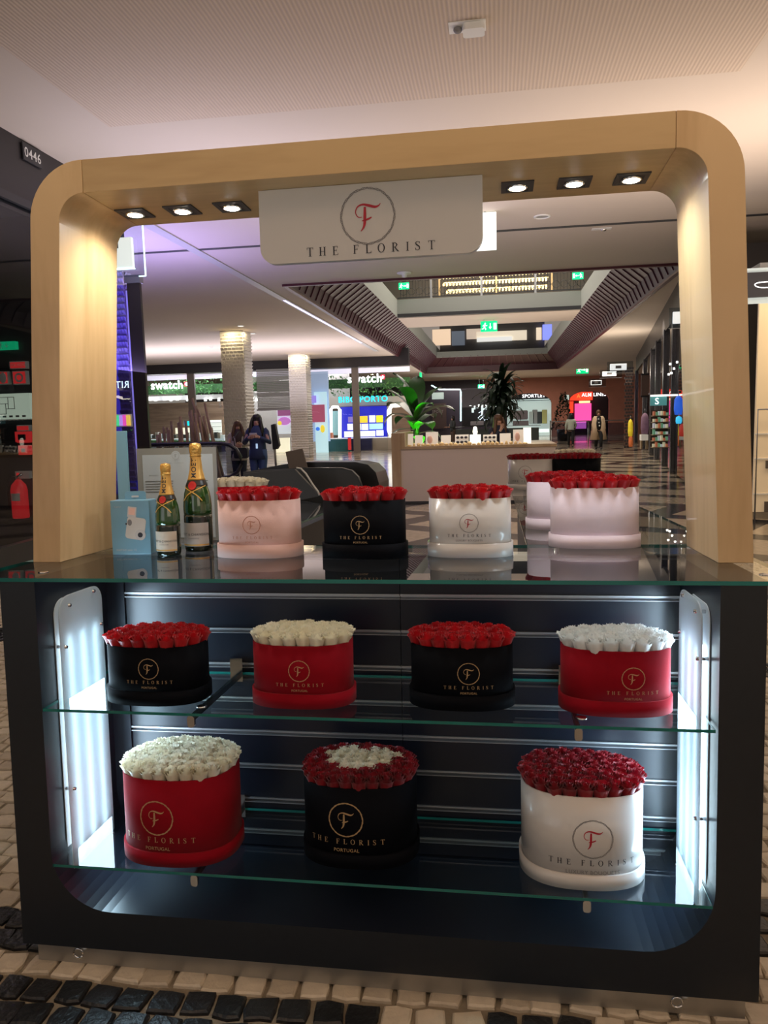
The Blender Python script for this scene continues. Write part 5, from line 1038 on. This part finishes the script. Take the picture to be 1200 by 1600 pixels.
# glass counter top: front slab and the two side arms
tg = MB()
tgx0, tgx1 = -1.42, .69
MB().box(K(tgx0, 0)[0], K(tgx1, 0)[0], 1.83-1.9, 2.47-1.9, T-GT_, T, 0, 1).build('glass_top', [M_TOPGL, M_EDGE], cab)
LA = -.86
for x0, x1, nm in ((tgx0, LA, 'left'), (.09, tgx1, 'right')):
    a_ = thing('side_counter', '%s side counter of the stand running back under glass' % nm, 'counter', ((x0+x1)/2, 2.475, 0), 0, None, KM); hw = (x1-x0)/2
    MB().box(-hw, hw, 0, 3.25, T-GT_, T, 0, 1).build('glass_top', [M_TOPGL, M_EDGE], a_); MB().box(-hw+.05, hw-.05, .05, 3.2, .02, T-.05 if nm == 'left' else T-.16).build('cabinet', [M_BLACK], a_)
    for yy in (.1, 3.1):
        for s in (-1, 1): MB().lathe([(.012, T-.16 if nm == 'right' else T-.05), (.012, T-GT_)], 12, (s*(hw-.1), yy)).build('glass_spacer', M_CHROME, a_)
# glass shelves with brackets, clips, suction discs
for zs, vb, bx in ((.759, 2.275, (-.824, .194)), (.309, 2.282, (-.835, .215))):
    MB().box(K(IXL+.002, 0)[0], K(IXR-.006, 0)[0], .0, vb-1.9, zs-.008, zs, 0, 1).build('glass_shelf', [M_GLASS, M_EDGE], cab)
    for x in bx:
        MB().box(K(x-.005, 0)[0], K(x+.005, 0)[0], .012, vb-1.9, zs-.026, zs-.009).build('shelf_bracket', M_BLACK, cab)
        MB().prism([(a+x+.364, b+zs-.027) for a, b in rrect(-.010, .010, -.014, .018, .008)], .003, .014, 'y').build('bracket_cap', M_CHROME, cab)
        MB().lathe([(.015, zs), (.014, zs+.002), (.009, zs+.003)], 18, (x+.364+.012, .055)).build('suction_disc', M_CHROME, cab)
        MB().box(K(x-.02, 0)[0], K(x+.02, 0)[0], vb-1.9-.003, vb-1.9+.01, zs-.03, zs+.045).build('bracket_plate', M_CHROME, cab)
for x in (CX0+.12, .61):
    MB().lathe([(.014, T), (.014, T+.002), (.010, T+.003)], 18, (x+.364+(.02 if x > 0 else 0), .02)).build('suction_disc', M_CHROME, cab)
# lit side panels: three tubes behind a milky acrylic sheet
def acrylic():
    m = bpy.data.materials.new('milky_acrylic'); m.use_nodes = True; nt = m.node_tree; N = nt.nodes.new; L = nt.links.new; nt.nodes.clear()
    o = N('ShaderNodeOutputMaterial'); a = N('ShaderNodeBsdfTranslucent'); b = N('ShaderNodeBsdfPrincipled'); x = N('ShaderNodeMixShader'); x.inputs[0].default_value = .40
    a.inputs[0].default_value = (.86, .93, .97, 1); b.inputs['Base Color'].default_value = (.75, .8, .84, 1); b.inputs['Roughness'].default_value = .2
    L(a.outputs[0], x.inputs[1]); L(b.outputs[0], x.inputs[2]); L(x.outputs[0], o.inputs[0]); return m
M_ACR = acrylic(); M_TUBE = glow('fluorescent_tube', (.72, .92, 1), 4.5)
for s, xw in ((1, IXL), (-1, IXR)):
    nm = 'left' if s > 0 else 'right'
    t = thing('light_panel', 'glowing white light panel on the %s inner side of the counter' % nm, 'light panel', (xw, 1.968, .19), 0, None, KM)
    yz = rrect(0, .235, 0, .865, .05); q = MB().prism(yz, s*.022, s*.026, 'x').build('acrylic_sheet', M_ACR, t, recalc=True)
    MB().prism(rrect(.01, .225, .01, .855, .045), s*.001, s*.003, 'x').build('reflector', mat('white_reflector', (.7, .75, .8), .5), t, recalc=True)
    for v in (.045, .115, .185): MB().lathe([(.002, .08), (.007, .085), (.007, .745), (.002, .75)], 12, (s*.011, v)).build('tube', M_TUBE, t)
    for v, z in ((.05, .835), (.185, .85), (.02, .72), (.22, .74), (.02, .30), (.22, .06), (.02, .06)):
        q = MB(); q.tube([(s*.002, v, z), (s*.032, v, z)], .005, 10); q.build('stud', M_CHROME, t)
    area('panel_glow', (xw+s*.030, 1.968+.118, .19+.42), .20, 7.0, (.60, .82, 1), (s, 0, 0), .74, KM)

# ---- the wooden arch
ar = thing('wooden_arch', 'pale birch veneered arch standing on the glass counter', 'arch', (-.364, 2.10, T), 0, None, KM)
AV0, AV1 = 0, .34
OB = (-1.385, .660); OT = (-1.330, .622); IB = (-1.297, .572); IT = (-1.240, .533); ZTP, ZS = 2.291, 2.200
def lerp(a, b, t): return a+(b-a)*t
def leg(side):
    xo = lambda z: lerp(OB[side], OT[side], (z-T)/(2.10-T)); xi = lambda z: lerp(IB[side], IT[side], (z-T)/(2.10-T)); sg = 1 if side == 0 else -1
    ro, ri = .165, .078; zo, zi = ZTP-ro, ZS-ri; n = 12
    xso, xsi = xo(zo), xi(zi); cxo, cxi = xso+sg*ro, xsi+sg*ri
    O = [(xo(T), T)]+[(xso+sg*(ro-ro*cos(a)), zo+ro*sin(a)) for a in [pi/2*i/n for i in range(n+1)]]
    I = [(xi(T), T)]+[(xsi+sg*(ri-ri*cos(a)), zi+ri*sin(a)) for a in [pi/2*i/n for i in range(n+1)]]
    xe = max(cxo, cxi) if side == 0 else min(cxo, cxi); O.append((xe, ZTP)); I.append((xe, ZS)); m = len(O); mb = MB()
    vs = [(x+.364, v, z-T) for v in (AV0, AV1) for x, z in O]+[(x+.364, v, z-T) for v in (AV0, AV1) for x, z in I]
    for i in range(m-1):
        mb.add([vs[i], vs[i+1], vs[2*m+i+1], vs[2*m+i]], [(0, 1, 2, 3)]); mb.add([vs[m+i], vs[m+i+1], vs[3*m+i+1], vs[3*m+i]], [(0, 1, 2, 3)])
        mb.add([vs[i], vs[i+1], vs[m+i+1], vs[m+i]], [(0, 1, 2, 3)], 0, 1 <= i < m-1); mb.add([vs[2*m+i], vs[2*m+i+1], vs[3*m+i+1], vs[3*m+i]], [(0, 1, 2, 3)], 0, 1 <= i < m-1)
    mb.add([vs[0], vs[m], vs[3*m], vs[2*m]], [(0, 1, 2, 3)]); mb.add([vs[m-1], vs[2*m-1], vs[4*m-1], vs[3*m-1]], [(0, 1, 2, 3)])
    me = mb.mesh('side_panel', M_WOODV); bm = bmesh.new(); bm.from_mesh(me); bmesh.ops.remove_doubles(bm, verts=bm.verts, dist=1e-5); bmesh.ops.recalc_face_normals(bm, faces=bm.faces); bm.to_mesh(me); bm.free()
    obj('side_panel', me, ar, bevel=.0015); return xe
xe0, xe1 = leg(0), leg(1)
MB().box(xe0+.364+.0006, xe1+.364-.0006, AV0+.001, AV1, ZS-T, ZTP-T).build('top_beam', M_WOODH, ar, bevel=.0015)
# downlights
for i, x in enumerate((-1.107, -.952, -.794, .063, .223, .380)):
    t = thing('downlight', '%s square black downlight under the arch beam' % ('leftmost', 'second from left', 'third from left', 'third from right', 'second from right', 'rightmost')[i], 'downlight', (x, 2.325-.015, ZS), 0, 'square downlights in the beam', KM)
    g = MB(); a_, b_ = .046, .036; g.box(-a_, a_, -a_, -b_*.9, -.004, 0); g.box(-a_, a_, b_*.9, a_, -.004, 0); g.box(-a_, -b_*.9, -b_*.9, b_*.9, -.004, 0); g.box(b_*.9, a_, -b_*.9, b_*.9, -.004, 0); g.lathe([(b_*1.25, -.003), (.027, -.003), (.025, -.001)], 24, cap=False); g.build('bezel', M_DARK, t)
    MB().lathe([(.027, -.002), (.029, -.007), (.024, -.008)], 24, cap=False).build('gimbal_ring', M_CHROME, t)
    MB().lathe([(.024, -.004), (.016, -.010), (.001, -.012)], 20, cap=False).build('bulb', glow('halogen_bulb', (1, .97, .92), 30), t)
    l = bpy.data.lights.new('downlight_beam', 'SPOT'); l.energy = 7.2; l.color = (1, .93, .84) if i < 3 else (.86, .95, 1); l.spot_size = radians(165); l.spot_blend = .8; l.shadow_soft_size = .022
    o = bpy.data.objects.new('downlight_beam', l); COL.objects.link(o); o.matrix_world = KM @ Matrix.Translation((x, 2.31, ZS-.03))
# hanging sign
sg = thing('hanging_name_sign', 'white rounded sign with the florist name hanging from the arch', 'sign', (-.35, 2.19, ZS), 0, None, KM)
MB().prism(rrect(-.322, .315, -.208, -.001, .045, 8, 0), 0, .022, 'y').build('board', M_WSIGN, sg, bevel=.003, recalc=True)
sc_ = .0245
flat(GT, M_BLKINK, 'lettering', sg, (-.001, -.0015, -.193), sc_); flat(GF, M_REDINK, 'letter_emblem', sg, (-.006, -.0015, -.091), .076); flat(GR, M_GREYINK, 'emblem_ring', sg, (-.006, -.0015, -.091), .076)
sg.children[1].scale = (1, 1, 1)

# ---- flower boxes: on the counter
S1, S2 = .759, .309
small = (.0088, .094, .056, .030)
def L_(cap, zc, zb, rr_): return (cap, zc, zb, rr_)
hatbox('blush pink velvet box of red roses beside the champagne bottles', (-.726, 2.262, T), .253, .164, .172, 'pink', 'red', L_(.0083, .100, .058, .0265), 'PORTUGAL', lx=.0)
hatbox('black velvet box of red roses in the middle of the counter', (-.398, 2.26, T), .247, .160, .168, 'black', 'red', L_(.0083, .098, .057, .0265), 'PORTUGAL')
hatbox('glossy white box of bright red roses right of the black one on the counter', (-.083, 2.272, T), .241, .157, .170, 'white', 'red', L_(.0083, .100, .060, .0265), 'LUXURY BOUQUETS')
hatbox('front one of two pale pink boxes at the right of the counter', (.298, 2.464, T), .268, .174, .185, 'palepink', 'red', None, '')
hatbox('rear pale pink box partly hidden behind the front pale pink one', (.255, 2.98, T), .29, .19, .178, 'palepink', 'red', None, '')
hatbox('red box of cream roses behind the champagne bottles', (-1.13, 3.22, T), .27, .18, .165, 'red', 'cream', None, '')
hatbox('white box of dark red roses far back on the right counter', (.235, 5.45, T), .33, .27, .21, 'white', 'deep', L_(.0125, .12, .055, .045), 'LUXURY BOUQUETS', lx=-.05)
hatbox('black box of dark red roses farthest back on the right', (.53, 5.40, T), .33, .27, .21, 'black', 'deep', None, '')
hatbox('box of cream roses hidden behind the farthest black box', (.55, 5.75-.04, T), .30, .10, .235, 'black', 'cream', None, '')
# on the upper shelf
hatbox('black box of red roses at the left end of the upper shelf', (-.972, 2.041, S1), .285, .185, .163, 'black', 'red', L_(.0088, .104, .062, .0285), 'PORTUGAL', lx=.012)
hatbox('red velvet box of cream roses on the upper shelf', (-.545, 2.051, S1), .280, .182, .172, 'red', 'cream', L_(.0088, .104, .061, .0285), 'PORTUGAL', lx=.010)
hatbox('black box of red roses right of centre on the upper shelf', (-.103, 2.073, S1), .278, .181, .168, 'black', 'red', L_(.0088, .100, .058, .0285), 'PORTUGAL', lx=.022)
hatbox('red velvet box of white roses at the right end of the upper shelf', (.303, 2.062, S1), .281, .182, .170, 'red', 'white', L_(.0088, .100, .058, .0285), 'PORTUGAL', lx=.034)
# on the lower shelf
hatbox('large red velvet box of cream roses on the lower shelf', (-.922, 2.055, S2), .327, .262, .246, 'red', 'cream', L_(.0145, .138, .068, .048), 'PORTUGAL', yaw=radians(1), lx=-.027)
hatbox('large black box of deep red roses with a cream heart', (-.40, 2.10, S2), .322, .258, .225, 'black', 'deep', L_(.0142, .137, .068, .047), 'PORTUGAL', heart=True, lx=-.02, rose_r=.0215)
hatbox('large glossy white box of deep red roses on the lower shelf', (.216, 2.068, S2), .321, .257, .246, 'white', 'deep', L_(.0150, .135, .064, .050), 'LUXURY BOUQUETS', lx=.018)

# ---- champagne bottles
M_BG = mat('green_bottle_glass', (.015, .065, .010), .08, coat=1, spec=.8); M_BG2 = mat('dark_wine_glass', (.006, .012, .006), .08, coat=1); M_FOIL = mat('gold_foil', (.85, .55, .16), .28, .85, bump=.5, bscale=90)
M_FOILS = mat('smooth_gold_foil', (.82, .50, .14), .38, .6); M_LBL = mat('ivory_label', (.68, .64, .55), .6); M_SEAL = mat('red_seal', (.55, .015, .02), .35); M_BAND = mat('black_collar', (.012, .012, .012), .35)
def bottle(label, loc, H, R_, lblm):
    t = thing('champagne_bottle', label, 'bottle', loc, 0, 'champagne bottles on the counter', KM)
    def rad(z):
        z = z/H
        pts = [(0, .94), (.03, 1), (.42, 1), (.52, .93), (.60, .76), (.68, .53), (.76, .40), (.86, .34), (1, .31)]
        for (a, ra), (b, rb_) in zip(pts, pts[1:]):
            if z <= b: q = (z-a)/(b-a); q = q*q*(3-2*q)*.4+q*.6; return (ra+(rb_-ra)*q)*R_
        return .31*R_
    def seg(z0, z1, off, name, m, n=14): MB().lathe([(rad(z0+(z1-z0)*i/n)+off, z0+(z1-z0)*i/n) for i in range(n+1)], 36).build(name, m, t)
    seg(0, H*.335, 0, 'wine_filled_body', M_BG2); seg(H*.335, H*.90, 0, 'glass_body', M_BG)
    seg(H*.60, H*.66, .0012, 'collar', M_BAND, 6); seg(H*.655, H*.885, .0018, 'neck_foil', M_FOILS)
    MB().lathe([(rad(H*.87)+.002, H*.868), (rad(H*.88)+.004, H*.876), (rad(H*.89)+.002, H*.886), (.40*R_, H*.90), (.44*R_, H*.93), (.43*R_, H*.97), (.36*R_, H*.99), (.05*R_, H)], 24).build('cork_foil', M_FOIL, t)
    def wrapq(g, z0, off, k, name, m, rot=False):
        mb = MB(); vs = []
        for x, y in g.v:
            if rot: x, y = .5-y, x
            z = z0+y*k; rr_ = rad(z)+off; a = -pi/2+x*k/rr_; vs.append((rr_*cos(a), rr_*sin(a), z))
        mb.add(vs, g.f); return mb.build(name, m, t)
    g = G2(); n = 24
    for i in range(n): x0, x1 = -1.15+2.3*i/n, -1.15+2.3*(i+1)/n; g.add([(x0, 0), (x1, 0), (x1, 1), (x0, 1)], [(0, 1, 2, 3)])
    g.v = [(x*R_, y*H*.215) for x, y in g.v]; wrapq(g, H*.050, .0008, 1, 'label', lblm)
    g2 = G2(); g2.v = [(x, y*.06) for x, y in g.v]; g2.f = g.f; wrapq(g2, H*.056, .0012, 1, 'label_rule', M_FOILS)
    wrapq(font2d('MOËT & CHANDON'), H*.150, .0014, R_*.17, 'label_lettering', M_BLKINK); wrapq(font2d('CHAMPAGNE'), H*.118, .0014, R_*.09, 'label_lettering', M_GREYINK)
    wrapq(font2d('MOËT', .02), H*.765, .0026, R_*.35, 'neck_lettering', M_BLKINK, True)
    g = G2(); n = 24; g.add([(cos(2*pi*i/n), sin(2*pi*i/n)) for i in range(n)], [tuple(range(n))]); wrapq(g, H*.608, .006, R_*.30, 'seal', M_SEAL)
    g = G2(); g.add(GR.v, GR.f); wrapq(g, H*.608, .0066, R_*.22, 'seal_ring', mat('seal_gold', (.6, .2, .08), .3, .6))
    for s in (-1, 1):
        v, f = stroke([(s*1.0, .32), (s*.35, .06), (-s*.30, -.30), (-s*.75, -.75)], [.07]*4, 8); g = G2(); g.add(v, f); wrapq(g, H*.565, .0030, R_, 'gold_band', M_FOILS)
    return t
bottle('larger champagne bottle beside the pink box', (-.967, 2.365, T), .350, .0455, mat('silver_label', (.55, .53, .50), .5))
bottle('smaller champagne bottle in front of the blue carton', (-1.025, 2.262, T), .288, .0375, M_LBL)

# ---- instant camera carton
cb = thing('camera_carton', 'light blue instant camera carton behind the small bottle', 'box', (-1.150, 2.262, T), radians(7), None, KM)
M_CB = mat('sky_blue_carton', (.17, .38, .52), .35, coat=.3); MB().box(-.062, .062, 0, .07, 0, .172).build('carton', M_CB, cb, bevel=.002); MB().prism(rrect(-.034, .034, .160, .198, .008), .055, .058, 'y').build('hang_tab', M_CB, cb)
MB().prism(rrect(-.012, .012, .178, .184, .003), .0535, .0549, 'y').build('tab_slot', M_WHITE, cb)
def prn(pts, m, name, off=-.0008): MB().prism(pts, off, off+.0006, 'y').build(name, m, cb, recalc=True)
Rot = lambda pts, a, cx, cz: [(cx+x*cos(a)-y*sin(a), cz+x*sin(a)+y*cos(a)) for x, y in pts]
M_CMW = mat('camera_cream', (.62, .60, .56), .4)
prn(Rot(rrect(-.030, .030, -.034, .036, .010), -.17, .016, .082), M_CMW, 'camera_print'); prn(Rot(rrect(-.014, .014, -.012, .022, .002), -.12, .006, .130), M_WHITE, 'photo_print', -.0010); prn(Rot(rrect(-.010, .010, -.006, .016, .001), -.12, .006, .132), M_PRT, 'photo_picture', -.0014)
prn([(.030+.017*cos(a*pi/10), .062+.017*sin(a*pi/10)) for a in range(20)], M_WHITE, 'lens_print', -.0014); prn([(.030+.008*cos(a*pi/8), .062+.008*sin(a*pi/8)) for a in range(16)], M_BLKINK, 'lens_print', -.0020)
prn([(.0+.007*cos(a*pi/8)-.002, .102+.010*sin(a*pi/8)) for a in range(16)], M_GREYINK, 'flash_print', -.0014); prn([(-.013+.003*cos(a*pi/6), .098+.003*sin(a*pi/6)) for a in range(12)], M_BLKINK, 'window_print', -.0016)
text('INSTAX mini 12', M_WHITE, cb, (-.016, -.0016, .012), .0062); text('FUJIFILM', M_WHITE, cb, (-.038, -.0016, .150), .0038)
# ---- acrylic price board
mb_ = thing('price_board', 'acrylic framed price list behind the blue carton', 'sign', (-1.145, 2.62, T), radians(2), None, KM)
a_ = .148; h_ = .335
MB().box(-a_, a_, 0, .006, 0, h_).build('backing', mat('taupe_paper', (.36, .31, .30), .5), mb_); MB().box(-a_-.006, a_+.006, -.006, -.003, 0, h_+.008).build('acrylic_cover', M_GLASS, mb_); MB().box(-a_+.022, a_-.012, -.0018, -.0008, .01, h_-.024).build('paper', mat('lilac_white_paper', (.62, .60, .68), .6), mb_)
g = MB()
for i in range(22): a0 = 2*pi*i/22
MB().prism([(.0+.017*cos(a*pi/12), h_-.028+.017*sin(a*pi/12)) for a in range(24)], -.0026, -.002, 'y').build('crest_disc', mat('lilac_white_paper', (.62, .60, .68), .6), mb_, recalc=True)
flat(GR, M_GREYINK, 'emblem_ring', mb_, (0, -.0030, h_-.028), .013); flat(GF, M_GREYINK, 'letter_emblem', mb_, (0, -.0030, h_-.028), .013); flat(GT, M_GREYINK, 'lettering', mb_, (0, -.0030, h_-.056), .0036)
text('BOUQUETS', M_GREYINK, mb_, (-.085, -.003, h_-.100), .0045)
g = MB()
for r_ in range(5):
    for x0, x1 in ((-.118, -.055), (-.032, -.008), (.062, .088), (.100, .120)): g.box(x0, x1-R.uniform(0, .008), -.0030, -.0022, h_-.120-r_*.0095, h_-.1175-r_*.0095)
for r_ in range(3):
    for x0, x1 in ((-.118, -.03), (.02, .118)): g.box(x0, x1-R.uniform(0, .02), -.0030, -.0022, h_-.190-r_*.012, h_-.1875-r_*.012)
stuff(g.build('print_lines', M_GREYINK, mb_))
bs = thing('blue_glass_sheet', 'narrow pale blue acrylic sheet against the left arch leg', 'panel', (-1.345, 2.62, T), 0, None, KM); MB().box(-.03, .015, 0, .008, 0, .40).build('sheet', mat('pale_blue_acrylic', (.16, .36, .46), .2, coat=.5), bs, bevel=.002); MB().box(-.035, .02, -.03, .04, 0, .012).build('foot', M_CHROME, bs)
